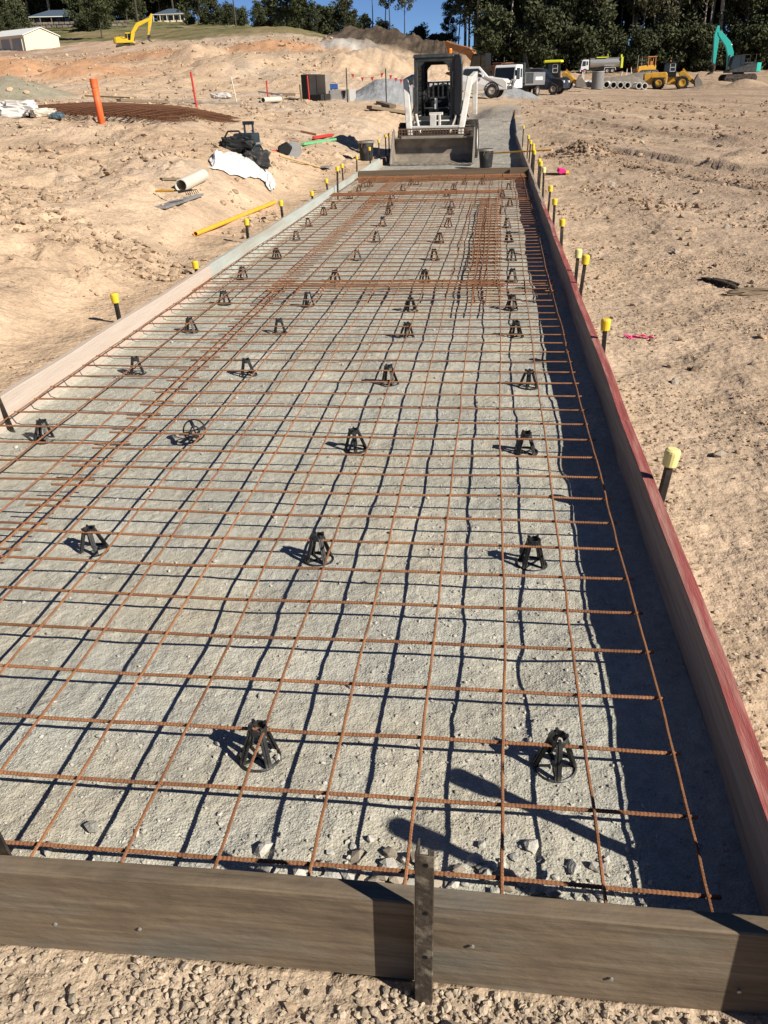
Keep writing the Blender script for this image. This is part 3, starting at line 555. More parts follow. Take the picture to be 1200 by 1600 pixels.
ordn = ['first', 'second', 'third', 'fourth', 'fifth', 'sixth', 'seventh', 'eighth', 'ninth', 'tenth', 'eleventh', 'twelfth', 'thirteenth', 'fourteenth', 'fifteenth', 'sixteenth']
for k, (y, zt, pale) in enumerate(RS):
    x = .198+random.uniform(0, .012); g = hz(x, y); tl = (random.uniform(-.05, .05), random.uniform(-.02, .08)) if k else (.03, .10)
    stake(zt-g-.02, 'cap_pale' if pale else 'cap_yellow', True, '%s-capped stake on the right boards, %s in view from the near end' % ('pale cream' if pale else 'yellow', ordn[k]), 'capped stakes along the right boards', (x-tl[1]*0, y, g), tl, random.uniform(-.2, .2))
stake(.48, 'cap_yellow', True, 'tall capped stake at the near right corner, throwing a shadow on the bed', None, (.205, .0, .05), (0, 0)).__setitem__('category', 'stake')
stake(.62, 'cap_yellow', True, 'tallest capped stake past the near right corner, throwing the nearest shadow', None, (.20, -.232, .0), (0, 0))
LS = [(-3.12, 4.55, .285), (-3.12, 6.3, .19), (-3.10, 8.0, .325), (-3.10, 9.66, .32), (-3.10, 11.6, .225), (-3.10, 12.8, .28), (-3.06, 14.1, .40), (-3.06, 15.7, .42), (-3.06, 17.6, .45)]
for k, (x, y, zt) in enumerate(LS):
    g = hz(x, y)
    stake(max(zt-g-.02, .06), 'cap_yellow', True, 'yellow-capped stake behind the left boards, %s from the near end' % ordn[k], 'capped stakes along the left boards', (x, y, g), (random.uniform(-.06, .06), random.uniform(-.08, .04)), random.uniform(-.2, .2))
for k, (x, y, h) in enumerate([(-3.05, 19.0, .38), (-3.04, 20.2, .42), (-3.03, 20.8, .42)]):
    stake(h, 'cap_yellow', True, ['stake in the shade left of the loader bucket, nearest of three', 'stake in the shade left of the loader bucket, middle of three', 'stake in the shade left of the loader bucket, farthest of three'][k], 'stakes shaded by the loader', (x, y, hz(x, y)), (0, 0))
stake(.46, 'cap_yellow', True, 'tall yellow-capped stake standing inside the left board near the far end', None, (-2.885, 12.5, .0), (0, .03))
stake(.42, 'cap_yellow', False, 'bare dark stake leaning inside the left board at the picture edge', None, (-2.895, 2.6, .0), (.05, -.16))
stake(.34, 'cap_yellow', False, 'bare dark stake inside the near board at the left picture edge', None, (-1.40, -.075, .0), (.04, -.10))
t = thing('form_stake', 'rusty drilled angle-iron stake standing in front of the near board', 'stake', (-.549, -.163, -.06), rot=(0, .012, -.05))
mb = MB(); H = .425
mb.prism([(-.017, -.030), (.017, -.030), (.017, -.025), (-.012, -.025), (-.012, .008), (-.017, .008)], -.1, H-.006, 'z'); mb.prism([(.006, -.0299), (.017, -.0299), (.017, -.0251), (.006, -.0251)], H-.006, H+.008, 'z')
mb.build('angle_bar', 'angle_steel', t, bevel=.0015)
for z in (H-.028, H-.15, H-.27): MB().lathe([(0, -.001), (.0045, -.001), (.0045, .002), (0, .002)], 10, axis='y').build('hole_shade_disc', 'hole_shade', t, loc=(.003, -.0303, z))  # solid black discs paint the holes' inner shade; the plate is not pierced
# ------------------------------------------------------------------ machine materials
mat('machine_white', (.66, .65, .61), (.56, .54, .49), rough=.45, scale=5, c3=(.38, .32, .25), c3scale=5, c3amt=.7, spec=.5)
mat('cab_dark', (.035, .042, .042), (.02, .025, .026), rough=.5, scale=6, c3=(.10, .09, .075), c3scale=5, c3amt=.6, spec=.5)
mat('cab_black', (.012, .013, .014), (.007, .008, .008), rough=.6, scale=10)
mat('bucket_steel', (.27, .235, .19), (.15, .125, .10), rough=.6, metal=.15, scale=6, c3=(.32, .27, .21), c3scale=3, c3amt=.7, bump=.3)
mat('bucket_worn', (.42, .39, .34), (.28, .25, .21), rough=.5, metal=.5, scale=12)
mat('bucket_rust', (.15, .085, .05), (.08, .05, .032), rough=.8, scale=10, c3=(.25, .20, .15), c3scale=6, c3amt=.6)
mat('tyre', (.030, .028, .026), (.018, .017, .016), rough=.9, scale=20, c3=(.16, .125, .09), c3scale=5, c3amt=.6)
mat('beacon_orange', (.85, .24, .01), (.75, .18, .01), rough=.3, scale=5)
mat('glass_dark', (.02, .024, .026), (.012, .015, .016), rough=.08, scale=2, spec=.6)
mat('yellow_machine', (.68, .38, .045), (.52, .28, .03), rough=.5, scale=4, c3=(.30, .19, .08), c3scale=2, c3amt=.6)
mat('yellow_bright', (.78, .55, .03), (.66, .45, .025), rough=.5, scale=3, c3=(.4, .28, .08), c3scale=2, c3amt=.4)
mat('orange_machine', (.46, .20, .06), (.34, .14, .045), rough=.5, scale=3, c3=(.22, .12, .06), c3scale=1, c3amt=.8)
mat('brown_machine', (.17, .085, .045), (.10, .05, .03), rough=.65, scale=3)
mat('teal_machine', (.02, .43, .37), (.015, .34, .29), rough=.45, scale=2, c3=(.05, .25, .22), c3scale=2, c3amt=.4, spec=.5)
mat('track_steel', (.055, .048, .042), (.03, .027, .024), rough=.8, scale=8, c3=(.16, .115, .08), c3scale=3, c3amt=.7)
mat('car_white', (.66, .66, .645), (.62, .62, .60), rough=.35, scale=2, spec=.5)
mat('car_dark', (.018, .025, .040), (.012, .016, .028), rough=.35, scale=2, spec=.5, c3=(.09, .08, .07), c3scale=2, c3amt=.4)
mat('tank_silver', (.46, .45, .43), (.34, .33, .31), rough=.35, metal=.7, scale=3, stretch=(.4, 3, 3))
mat('lime', (.62, .66, .06), (.52, .55, .05), rough=.5, scale=4)
mat('hi_vis', (.75, .78, .03), (.7, .7, .03), rough=.5, scale=4)
mat('concrete', (.42, .41, .385), (.33, .32, .30), rough=.9, scale=5, bump=.2)
mat('concrete_light', (.62, .61, .57), (.52, .51, .47), rough=.85, scale=5)
mat('stone_old', (.20, .17, .135), (.12, .10, .08), rough=.9, scale=2, objrand=.3)
mat('concrete_dark', (.22, .22, .215), (.16, .16, .155), rough=.9, scale=5)
mat('form_black', (.03, .027, .024), (.018, .017, .016), rough=.7, scale=3)
mat('form_ply', (.30, .26, .21), (.22, .19, .15), rough=.8, scale=3)
mat('blue_paint', (.03, .10, .30), (.02, .07, .2), rough=.5, scale=4)
mat('roof_blue', (.085, .12, .165), (.06, .085, .12), rough=.5, scale=1, stretch=(1, 6, 1))
mat('wall_cream', (.72, .64, .44), (.66, .58, .40), rough=.8, scale=1)
mat('wall_dark', (.05, .045, .04), (.03, .028, .025), rough=.9, scale=2)
mat('roof_white', (.75, .75, .72), (.66, .66, .63), rough=.5, scale=1)
mat('door_grey', (.33, .33, .32), (.26, .26, .25), rough=.6, scale=1, stretch=(1, 1, 8))
mat('lamp_glass', (.7, .7, .66), rough=.2, scale=3)
mat('number_plate', (.75, .75, .72), rough=.5, scale=3)

def wheel(par, c, r, w, m='tyre', rim='machine_white', n=20, axis='y'):
    o = MB().lathe([(r*.55, -w*.42), (r*.80, -w*.5), (r*.95, -w*.46), (r, -w*.25), (r, w*.25), (r*.95, w*.46), (r*.80, w*.5), (r*.55, w*.42)], n, axis=axis, closed=True).build('wheel', m, par, loc=c, smooth=False)
    MB().lathe([(0, -w*.30), (r*.30, -w*.34), (r*.34, -w*.40), (r*.56, -w*.44), (r*.56, w*.44), (r*.34, w*.40), (r*.30, w*.34), (0, w*.30)], n, axis=axis).build('rim', rim, o)
    k = max(10, n); mb = MB()
    for i in range(k):
        a = 2*math.pi*i/k
        q = (r*math.cos(a), 0, r*math.sin(a)) if axis == 'y' else (0, r*math.cos(a), r*math.sin(a))
        for sgn in (-1, 1):
            mb.box((q[0], q[1]+(sgn*w*.24 if axis == 'y' else 0), q[2]) if axis == 'y' else (sgn*w*.24, q[1], q[2]), (r*.07, w*.46, r*.10) if axis == 'y' else (w*.46, r*.10, r*.07), (0, -a, sgn*.35) if axis == 'y' else (a, 0, sgn*.35))
    mb.build('tread', m, o)
    return o

# ------------------------------------------------------------------ skid-steer loader (local: x right, y back, z up; faces the camera)
t = thing('skid_steer_loader', 'white skid-steer loader with dark cab, orange beacon and lowered bucket', 'loader', (-1.855, 18.56, 0), math.radians(-3))
bk = MB(); prof = [(.0, .0), (.30, .0), (.52, .04), (.64, .16), (.665, .32), (.60, .46), (.48, .54)]
v = []; f = []
for y, z in prof:
    for x in (-.88, .88): v.append((x, y, z))
inn = [(.0, .018), (.30, .02), (.50, .06), (.61, .175), (.632, .32), (.575, .445), (.48, .515)]
for y, z in inn:
    for x in (-.88, .88): v.append((x, y, z))
n = len(prof)
for i in range(n-1): f += [(2*i, 2*i+1, 2*i+3, 2*i+2), (2*n+2*i, 2*n+2*i+2, 2*n+2*i+3, 2*n+2*i+1)]
f += [(0, 2*n, 2*n+1, 1), (2*n-2, 2*n-1, 4*n-1, 4*n-2)]
for e in (0, 1):
    for i in range(n-1): f.append((2*i+e, 2*i+2+e, 2*n+2*i+2+e, 2*n+2*i+e))
bk.add(v, f); b = bk.build('bucket', 'bucket_steel', t)
for sx in (-1, 1):
    MB().prism([(.0, .004), (.31, -.004), (.53, .034), (.652, .155), (.68, .32), (.66, .52), (.58, .70), (.50, .72), (.46, .62), (.30, .42), (.06, .10)], sx*.882, sx*.902, 'x').build('side_plate', 'bucket_steel', b, bevel=.004)
    MB().beam((sx*.905, .0, .02), (sx*.905, .44, .66), .022, .05).build('wear_edge', 'bucket_worn', b)
MB().bb((-.90, -.045, .002), (.90, .045, .030)).build('cutting_edge', 'bucket_worn', b, bevel=.006)
mb = MB()
for i in range(13): mb.bb((-.86+i*.14, -.05, .028), (-.80+i*.14, -.02, .040))
mb.build('edge_bolts', 'bucket_worn', b)
MB().beam((-.72, .47, .535), (.62, .47, .535), .10, .055).build('top_rail', 'bucket_worn', b, bevel=.01)
mb = MB(); mb.bb((-.80, .60, .555), (.80, .625, .585)); mb.bb((-.80, .60, .685), (.80, .625, .715)); mb.bb((-.80, .602, .628), (.80, .623, .640))
for i in range(25): mb.bb((-.80+i*.066, .598, .585), (-.785+i*.066, .627, .685))
mb.build('grille', 'bucket_rust', b)
for sx in (-1, 1):
    mb = MB(); mb.beam((sx*.56, .76, .40), (sx*.58, .80, .72), .12, .14, up=(0, 1, 0)); mb.beam((sx*.58, .79, .66), (sx*.72, 1.32, 1.68), .125, .16, up=(0, 1, 0)); mb.beam((sx*.72, 1.26, 1.62), (sx*.72, 2.82, 1.74), .11, .17); mb.beam((sx*.72, 2.76, 1.78), (sx*.72, 2.84, .9), .11, .16, up=(0, 1, 0))
    a = mb.build('lift_arm', 'machine_white', t, bevel=.012)
    MB().tube([(sx*.50, 1.3, .62), (sx*.50, 2.1, 1.2)], .035, 10).build('lift_cylinder', 'cab_dark', a)
    MB().tube([(sx*.33, .70, .60), (sx*.46, 1.02, .98)], .028, 10).build('tilt_cylinder', 'machine_white' if sx < 0 else 'bucket_worn', a)
    MB().tube([(sx*.66, .95, 1.02), (sx*.70, 1.2, .9), (sx*.64, 1.5, .95), (sx*.6, 1.9, 1.2)], .016, 6).build('hose', 'cab_black', a)
MB().bb((-.57, .74, .66), (.57, .84, .755)).build('cross_member', 'machine_white', t, bevel=.01)
mb = MB(); mb.bb((-.12, .78, .756), (.02, .86, .98)); mb.bb((.07, .78, .756), (.12, .86, .98)); mb.bb((-.14, .80, .96), (.16, .92, 1.02)); mb.build('step', 'machine_white', t, bevel=.008)
MB().prism([(.93, .30), (2.85, .30), (2.9, .62), (2.9, 1.42), (2.35, 1.45), (2.3, .86), (.98, .86), (.90, .70)], -.44, .44, 'x').build('chassis', 'machine_white', t, bevel=.02)
MB().bb((-.43, .885, .62), (.43, .925, .84)).build('front_panel', 'cab_dark', t, bevel=.01)
for sx in (-1, 1): MB().prism([(.96, .52), (2.5, .52), (2.6, 1.15), (1.9, 1.05), (1.05, .92)], sx*.47, sx*.53, 'x').build('side_panel', 'machine_white', t, bevel=.012)
for x, y in ((-.72, 1.12), (.72, 1.12), (-.72, 2.12), (.72, 2.12)): wheel(t, (x, y, .40), .40, .28, rim='machine_white', axis='x')
cabp = MB(); x0, x1, yf_, yr, zb, zt = -.46, .335, 1.02, 2.30, .86, 2.14
for x in (x0, x1):
    cabp.beam((x, yf_+.05, zb), (x, yf_+.05, zt-.02), .075, .09, up=(0, 1, 0)); cabp.beam((x, yr, zb), (x, yr, zt-.02), .07, .08, up=(0, 1, 0))
    cabp.beam((x, yf_, zb+.03), (x, yr, zb+.03), .06, .08); cabp.beam((x, yf_+.02, zt-.05), (x, yr, zt-.05), .07, .09)
cabp.beam((x0, yf_+.05, zt-.06), (x1, yf_+.05, zt-.06), .09, .12); cabp.beam((x0, yf_+.05, zb+.03), (x1, yf_+.05, zb+.03), .10, .10)
for sx, xx in ((1, x0), (-1, x1)): cabp.prism([(xx, zt-.02), (xx+sx*.22, zt-.02), (xx+sx*.20, zt-.12), (xx+sx*.035, zt-.26), (xx, zt-.30)], yf_+.012, yf_+.088, 'y')
cb = cabp.build('cab_frame', 'cab_dark', t, bevel=.012)
MB().prism([(yf_-.02, zt-.01), (yf_+.05, zt+.03), (yr-.1, zt+.03), (yr+.06, zt-.03), (yr+.06, zt-.06), (yf_-.02, zt-.05)], x0-.05, x1+.05, 'x').build('roof', 'cab_dark', cb, bevel=.015)
mb = MB(); yr2 = yr+.005
mb.bb((x0, yr2-.02, zb), (x1, yr2+.02, 1.53)); mb.bb((x0, yr2-.02, 1.98), (x1, yr2+.02, zt-.06)); mb.bb((x0, yr2-.02, 1.53), (x0+.10, yr2+.02, 1.98)); mb.bb((x1-.10, yr2-.02, 1.53), (x1, yr2+.02, 1.98))
for sx, xx in ((1, x0+.1), (-1, x1-.1)): mb.prism([(xx, 1.98), (xx+sx*.09, 1.98), (xx, 1.89)], yr2-.019, yr2+.019, 'y')
mb.build('rear_panel', 'cab_black', cb)
for sx, xx in ((-1, x0), (1, x1)):
    mb = MB()
    for i in range(11): mb.bb((xx-.006, yf_+.12+i*.105, zb+.1), (xx+.006, yf_+.132+i*.105, zt-.1))
    for i in range(12): mb.bb((xx-.005, yf_+.1, zb+.12+i*.095), (xx+.005, yr-.03, zb+.132+i*.095))
    mb.build('side_screen', 'cab_black', cb)
mb = MB()
for i in range(6): mb.bb((-.30+i*.11, 1.86, 1.30), (-.262+i*.11, 1.90, 1.62))
mb.bb((-.33, 1.85, 1.28), (.30, 1.91, 1.32)); mb.bb((-.33, 1.85, 1.60), (.30, 1.91, 1.635)); mb.build('rear_grille', 'cab_dark', cb)
st = MB(); st.bb((-.25, 1.45, .98), (.22, 1.95, 1.10)); st.prism([(1.82, 1.1), (1.98, 1.1), (2.10, 1.55), (1.98, 1.57)], -.24, .21, 'x'); st.build('seat', 'cab_black', t, bevel=.03)
MB().bb((x0+.06, yf_+.12, zb-.005), (x1-.06, yr-.06, zb+.03)).build('cab_floor', 'cab_black', t)
for sx in (-.30, .25):
    mb = MB(); mb.tube([(sx, 1.25, .9), (sx, 1.28, 1.22), (sx*.9, 1.22, 1.34)], .016, 8); mb.build('control_lever', 'cab_black', t)
    MB().lathe([(0, -.05), (.022, -.04), (.026, 0), (.018, .05), (0, .055)], 10, c=(sx*.9, 1.22, 1.37)).build('lever_grip', 'cab_black', t)
mb = MB(); mb.tube([(-.30, 1.30, 1.06), (-.28, 1.2, 1.10), (.24, 1.2, 1.10), (.26, 1.30, 1.06)], .02, 8); mb.build('lap_bar', 'cab_dark', t)
MB().bb((-.06, 1.18, 1.08), (.0, 1.2, 1.30)).build('label_plate', 'number_plate', t)
dr = MB(); pts = [(.02, .98), (.06, .90), (.20, .88), (.30, 1.0), (.34, 1.25), (.34, 1.95), (.30, 2.09), (.22, 2.14), (.03, 2.14), (0, 2.10), (0, 1.05)]
ip = [(p[0]*.80+.035, 1.5+(p[1]-1.5)*.90) for p in pts]; k = len(pts)
vv = [(p[0], -.02, p[1]) for p in pts]+[(p[0], -.02, p[1]) for p in ip]+[(p[0], .02, p[1]) for p in pts]+[(p[0], .02, p[1]) for p in ip]; ff = []
for i in range(k):
    j = (i+1) % k; ff += [(i, j, k+j, k+i), (2*k+i, 3*k+i, 3*k+j, 2*k+j), (i, 2*k+i, 2*k+j, j), (k+i, k+j, 3*k+j, 3*k+i)]
dr.add(vv, ff); d_ = dr.build('door', 'cab_dark', t, loc=(x1+.04, yf_+.03, 0), rot=(0, 0, math.radians(-32)), bevel=.006); d_.scale = (.70, 1, 1)
MB().prism(ip, -.006, .006, 'y').build('door_screen', mat('door_mesh', (.075, .085, .082), (.045, .05, .05), rough=.35, scale=3, stretch=(9, 1, 1)), d_)
MB().tube([(.03, -.05, 1.5), (.03, -.07, 1.6), (.03, -.07, 1.75), (.03, -.05, 1.82)], .012, 6).build('door_handle', 'cab_black', d_)
MB().lathe([(.055, zt+.03), (.055, zt+.05), (.05, zt+.055), (.05, zt+.13), (.044, zt+.145), (0, zt+.148)], 16, c=(.21, 1.85, 0)).build('beacon', 'beacon_orange', t)
mb = MB(); mb.tube([(x1+.02, 1.2, 1.05), (x1+.05, 1.0, .9), (x1-.02, .85, .8), (x1-.1, .8, .72)], .018, 6); mb.tube([(x1, 1.2, 1.0), (x1+.08, .98, .98), (x1+.07, .85, .78)], .014, 6); mb.build('hydraulic_hoses', 'cab_black', t)
MB().bb((x0-.07, yf_+.04, 1.56), (x0-.035, yf_+.08, 1.68)).build('side_lamp', 'lamp_glass', t)
mb = MB(); mb.tube([(.42, 1.6, zt+.02), (.55, 1.9, zt+.12), (.75, 2.3, zt+.10), (.85, 2.6, zt-.02)], .008, 6); mb.build('aerial_cable', 'cab_black', t)

# ------------------------------------------------------------------ excavators (local: x towards the cab's front, y left, z up)
def excavator(label, loc, rz, body_m, cab_m, boom_m, boom, stick, sc=1.0, cw_m=None, tail=2.6, boom_y=-.1, railing=False, grp=None):
    t = thing('excavator', label, 'excavator', loc, rz); t.scale = (sc, sc, sc)
    for sy in (-1, 1):
        tr = MB(); tr.prism([(-1.95, .12), (-1.75, 0), (1.75, 0), (1.98, .15), (2.05, .42), (1.85, .75), (1.6, .82), (-1.6, .82), (-1.88, .72), (-2.05, .4)], sy*1.05-.3, sy*1.05+.3, 'y'); trk = tr.build('track', 'track_steel', t, bevel=.04)
        sh = MB()
        for i in range(26): x = -1.75+i*.14; sh.bb((x, sy*1.05-.31, -.02), (x+.09, sy*1.05+.31, .0)); sh.bb((x, sy*1.05-.31, .82), (x+.09, sy*1.05+.31, .845))
        sh.build('track_shoes', 'track_steel', trk)
        for i in range(6): MB().lathe([(0, -.34), (.16, -.34), (.16, .34), (0, .34)], 12, axis='y').build('roller', 'track_steel', trk, loc=(-1.5+i*.6, sy*1.05, .34))
    MB().bb((-1.3, -.75, .35), (1.3, .75, .8)).build('undercarriage', 'track_steel', t)
    MB().lathe([(.7, .8), (.7, 1.0)], 20).build('slew_ring', 'track_steel', t)
    MB().prism([(-1.8, 1.0), (1.55, 1.0), (1.55, 1.25), (1.0, 1.45), (-1.0, 1.95), (-1.8, 1.95)], -1.28, 1.28, 'y').build('deck', body_m, t, bevel=.05)
    n = 7; MB().prism([(-tail*math.cos(a)*.35-1.75, 1.28*math.sin(a)) for a in [(-1+2*i/n)*math.pi/2 for i in range(n+1)]], 1.0, 2.05, 'z').build('counterweight', cw_m or body_m, t, bevel=.06)
    eh = MB().bb((-1.75, -1.2, 1.95), (-.3, .3, 2.15)).build('engine_cover', body_m, t, bevel=.04); MB().tube([(-1.1, -.5, 2.1), (-1.1, -.5, 2.6)], .06, 8).build('exhaust', 'track_steel', eh)
    cab = MB().prism([(-.25, 1.25), (1.45, 1.25), (1.55, 1.7), (1.25, 2.85), (.95, 2.95), (-.2, 2.95)], .32, 1.26, 'y').build('cab', cab_m, t, bevel=.05)
    for sy in (.31, 1.272): MB().prism([(.35, 1.45), (1.34, 1.45), (1.42, 1.75), (1.16, 2.75), (.35, 2.78)], sy-.006, sy+.006, 'y').build('window', 'glass_dark', cab)
    for sy in (.31, 1.272): MB().prism([(-.15, 1.9), (.25, 1.9), (.25, 2.78), (-.15, 2.78)], sy-.006, sy+.006, 'y').build('window', 'glass_dark', cab)
    MB().prism([(1.47, 1.36), (1.50, 1.36), (1.575, 1.72), (1.29, 2.8), (1.26, 2.8), (1.545, 1.72)], .40, 1.18, 'y').build('windscreen', 'glass_dark', cab)
    if railing:
        r = MB()
        for p, q in (((-1.6, -1.1, 1.95), (-1.6, -1.1, 3.0)), ((-.5, -1.1, 1.95), (-.5, -1.1, 3.0)), ((-1.6, -1.1, 3.0), (-.5, -1.1, 3.0)), ((-1.6, -1.1, 2.5), (-.5, -1.1, 2.5)), ((-1.6, 1.1, 1.95), (-1.6, 1.1, 3.0)), ((-1.6, 1.1, 3.0), (-1.6, -1.1, 3.0))): r.tube([p, q], .035, 6)
        r.build('railing', 'track_steel', t)
    bm_ = MB(); m = len(boom)//2; bm_.prism(boom, boom_y-.22, boom_y+.22, 'y'); bo = bm_.build('boom', boom_m, t, bevel=.03)
    a, b_ = boom[1], boom[2]; MB().tube([(1.5, boom_y+.3, 1.3), ((boom[1][0]+boom[-2][0])/2, boom_y+.3, (boom[1][1]+boom[-2][1])/2-.1)], .08, 8).build('boom_cylinder', 'bucket_worn', bo)
    top = boom[m-1]; MB().tube([((boom[1][0]+boom[2][0])/2, boom_y, (boom[1][1]+boom[2][1])/2+.2), (stick[0][0], boom_y, stick[0][1])], .075, 8).build('stick_cylinder', 'bucket_worn', bo)
    sk = MB().prism(stick, boom_y-.16, boom_y+.16, 'y').build('stick', boom_m, t, bevel=.03)
    e = min(stick, key=lambda q: q[1]); bx_, bz_ = e
    MB().tube([(stick[1][0]+.25, boom_y, stick[1][1]-.6), (bx_+.2, boom_y, bz_+.3)], .06, 8).build('bucket_cylinder', 'bucket_worn', sk)
    bkt = MB().prism([(bx_+.12, bz_+.2), (bx_-.25, bz_+.05), (bx_-.30, bz_-.5), (bx_-.05, bz_-1.0), (bx_+.45, bz_-1.15), (bx_+.35, bz_-.95), (bx_+.02, bz_-.8), (bx_-.10, bz_-.45), (bx_+.05, bz_-.05), (bx_+.35, bz_-.1)], boom_y-.5, boom_y+.5, 'y').build('bucket', 'track_steel', t, bevel=.02)
    tt = MB()
    for i in range(5): tt.box((bx_+.52, boom_y-.42+i*.21, bz_-1.16), (.2, .09, .07))
    tt.build('bucket_teeth', 'bucket_worn', bkt)
    return t
def put(u, y, dz=0.0): x = gx(u, y); return (x, y, hz(x, y)+dz)
boomA = [(.8, 1.35), (.95, 3.3), (1.5, 4.5), (2.9, 5.75), (3.25, 5.6), (3.1, 5.2), (2.05, 4.0), (1.65, 3.0), (1.5, 1.35)]
stickA = [(3.0, 5.5), (3.1, 6.25), (3.4, 6.3), (3.62, 5.3), (3.35, 2.0), (3.05, 2.0), (2.95, 4.9)]
excavator('turquoise excavator with raised boom in front of the dark forest', put(1150, 104), math.radians(184), 'cab_dark', 'cab_black', 'teal_machine', boomA, stickA, .84, cw_m='teal_machine', railing=True)
boomB = [(.9, 1.35), (1.3, 3.0), (2.6, 4.6), (5.6, 5.5), (6.0, 5.35), (5.8, 5.05), (3.0, 3.9), (2.0, 2.8), (1.5, 1.35)]
stickB = [(5.5, 5.7), (5.9, 6.2), (6.2, 6.1), (5.9, 4.8), (4.9, 2.2), (4.6, 2.2), (5.2, 4.9)]
excavator('yellow excavator digging on the orange cut below the houses', (float(ray_at(199, 75, 138)[0]), 138, float(ray_at(199, 76, 138)[2])), math.radians(8), 'yellow_bright', 'yellow_bright', 'yellow_bright', boomB, stickB, .72)
boomC = [(.9, 1.35), (1.3, 2.5), (2.4, 3.5), (4.6, 4.0), (5.0, 3.8), (4.7, 3.5), (2.8, 2.9), (2.0, 2.2), (1.5, 1.35)]
stickC = [(4.5, 4.0), (5.0, 4.2), (5.2, 4.0), (4.9, 3.4), (4.6, 1.4), (4.3, 1.4), (4.5, 3.4)]
excavator('brown and orange excavator behind the white pickup', put(766, 82), math.radians(150), 'brown_machine', 'cab_black', 'orange_machine', boomC, stickC, .95, cw_m='orange_machine', boom_y=-.35)
# ------------------------------------------------------------------ wheel loader, backhoe and small loader
def wheel_loader(label, loc, rz, m, sc=1.0, cabm='cab_black', wide=False):
    t = thing('wheel_loader', label, 'wheel loader', loc, rz); t.scale = (sc,)*3
    for x in (-1.45, 1.45):
        for y in (-1.0, 1.0): wheel(t, (x, y, .78), .78, .58, rim=m, n=18)
    MB().prism([(-3.2, 1.15), (-2.6, .65), (-.5, .7), (-.4, 1.75), (-.6, 2.05), (-3.1, 2.0), (-3.3, 1.8)], -.85, .85, 'y').build('engine_cover', m, t, bevel=.06)
    MB().bb((-3.36, -.7, 1.2), (-3.25, .7, 1.9)).build('radiator_grille', 'cab_black', t)
    MB().prism([(-.4, .6), (2.0, .55), (2.1, 1.0), (1.6, 1.5), (-.3, 1.5)], -.45, .45, 'y').build('front_frame', m, t, bevel=.05)
    c = MB(); 
    for x, y in ((-.95, -.75), (-.95, .75), (.55, -.75), (.55, .75)): c.beam((x, y, 1.6), (x*.9, y*.95, 3.1), .1, .1)
    c.bb((-1.0, -.8, 1.5), (.6, .8, 2.0)); cab = c.build('cab', cabm, t)
    MB().bb((-1.1, -.88, 3.08), (.7, .88, 3.2)).build('cab_roof', cabm, cab, bevel=.04)
    for y in (-.74, .74): MB().prism([(-.85, 2.02), (.48, 2.02), (.44, 3.06), (-.8, 3.06)], y-.01, y+.01, 'y').build('window', 'glass_dark', cab)
    f = MB()
    for y in (-.76, .76):
        for p, q in (((-.2, 2.1), (.42, 2.1)), ((-.2, 2.55), (.42, 2.55)), ((-.2, 3.0), (.40, 3.0)), ((-.2, 2.1), (-.2, 3.0)), ((.42, 2.1), (.40, 3.0))): f.beam((p[0], y, p[1]), (q[0], y, q[1]), .07, .05, up=(0, 1, 0))
    f.build('window_frame', 'machine_white', cab)
    MB().bb((.56, -.7, 2.02), (.58, .7, 3.06)).build('windscreen', 'glass_dark', cab)
    for y in (-.55, .55):
        a = MB().prism([(.9, 1.9), (1.3, 2.15), (2.2, 1.65), (3.1, .75), (2.85, .55), (2.0, 1.15), (1.1, 1.5)], y-.11, y+.11, 'y').build('lift_arm', m, t, bevel=.03)
        MB().tube([(.6, y, 1.0), (2.0, y, 1.2)], .07, 8).build('lift_cylinder', 'bucket_worn', a)
    MB().beam((1.4, 0, 2.35), (2.3, 0, 1.4), .16, .2).build('tilt_link', m, t)
    b = MB(); b.prism([(3.0, .35), (4.0, .25), (4.05, .30), (3.25, .50), (3.05, .95), (3.25, 1.5), (3.15, 1.55), (2.88, 1.0)], -1.3, 1.3, 'y'); bo = b.build('bucket', 'bucket_steel', t)
    for y in (-1.3, 1.3): MB().prism([(2.9, 1.0), (3.02, .33), (4.02, .26), (3.8, .8), (3.2, 1.54)], y-.02, y+.02, 'y').build('bucket_side', 'bucket_worn', bo)
    tt = MB()
    for i in range(8): tt.prism([(3.10, 1.52), (3.24, 1.52), (3.30, 1.72)], -1.25+i*.33, -1.10+i*.33, 'y')
    tt.build('bucket_guard', 'bucket_rust', bo)
    for y in (-.4, .4): MB().tube([(-2.4, y, 2.0), (-2.4, y, 2.35)], .05, 8).build('exhaust', 'cab_black', t)
    MB().lathe([(.08, 3.2), (.08, 3.36), (0, 3.38)], 8, c=(-.2, .3, 0)).build('beacon', 'beacon_orange', t)
    for y in (-1.0, 1.0): MB().prism([(-2.35, 1.55), (-2.2, 1.68), (-.75, 1.68), (-.6, 1.5), (-.6, 1.44), (-2.35, 1.48)], y-.3, y+.3, 'y').build('mudguard', m, t)
    return t
wheel_loader('yellow wheel loader facing right beside the row of concrete pipes', put(1046, 108), math.radians(-8), 'yellow_machine', .88)
# backhoe seen from behind the dark car
t = wheel_loader('yellow backhoe with bright yellow cab roof behind the dark car', put(866, 88), math.radians(-12), 'yellow_machine', .72)
t.name = 'backhoe'; t['category'] = 'backhoe'
MB().bb((-1.3, -1.05, 3.22), (.85, 1.05, 3.5)).build('roof_panel', 'hi_vis', t, bevel=.05)
MB().prism([(-3.2, 1.2), (-3.9, 3.0), (-4.3, 4.4), (-3.9, 4.4), (-3.5, 3.0), (-2.9, 1.3)], -.15, .15, 'y').build('digging_arm', 'cab_black', t)
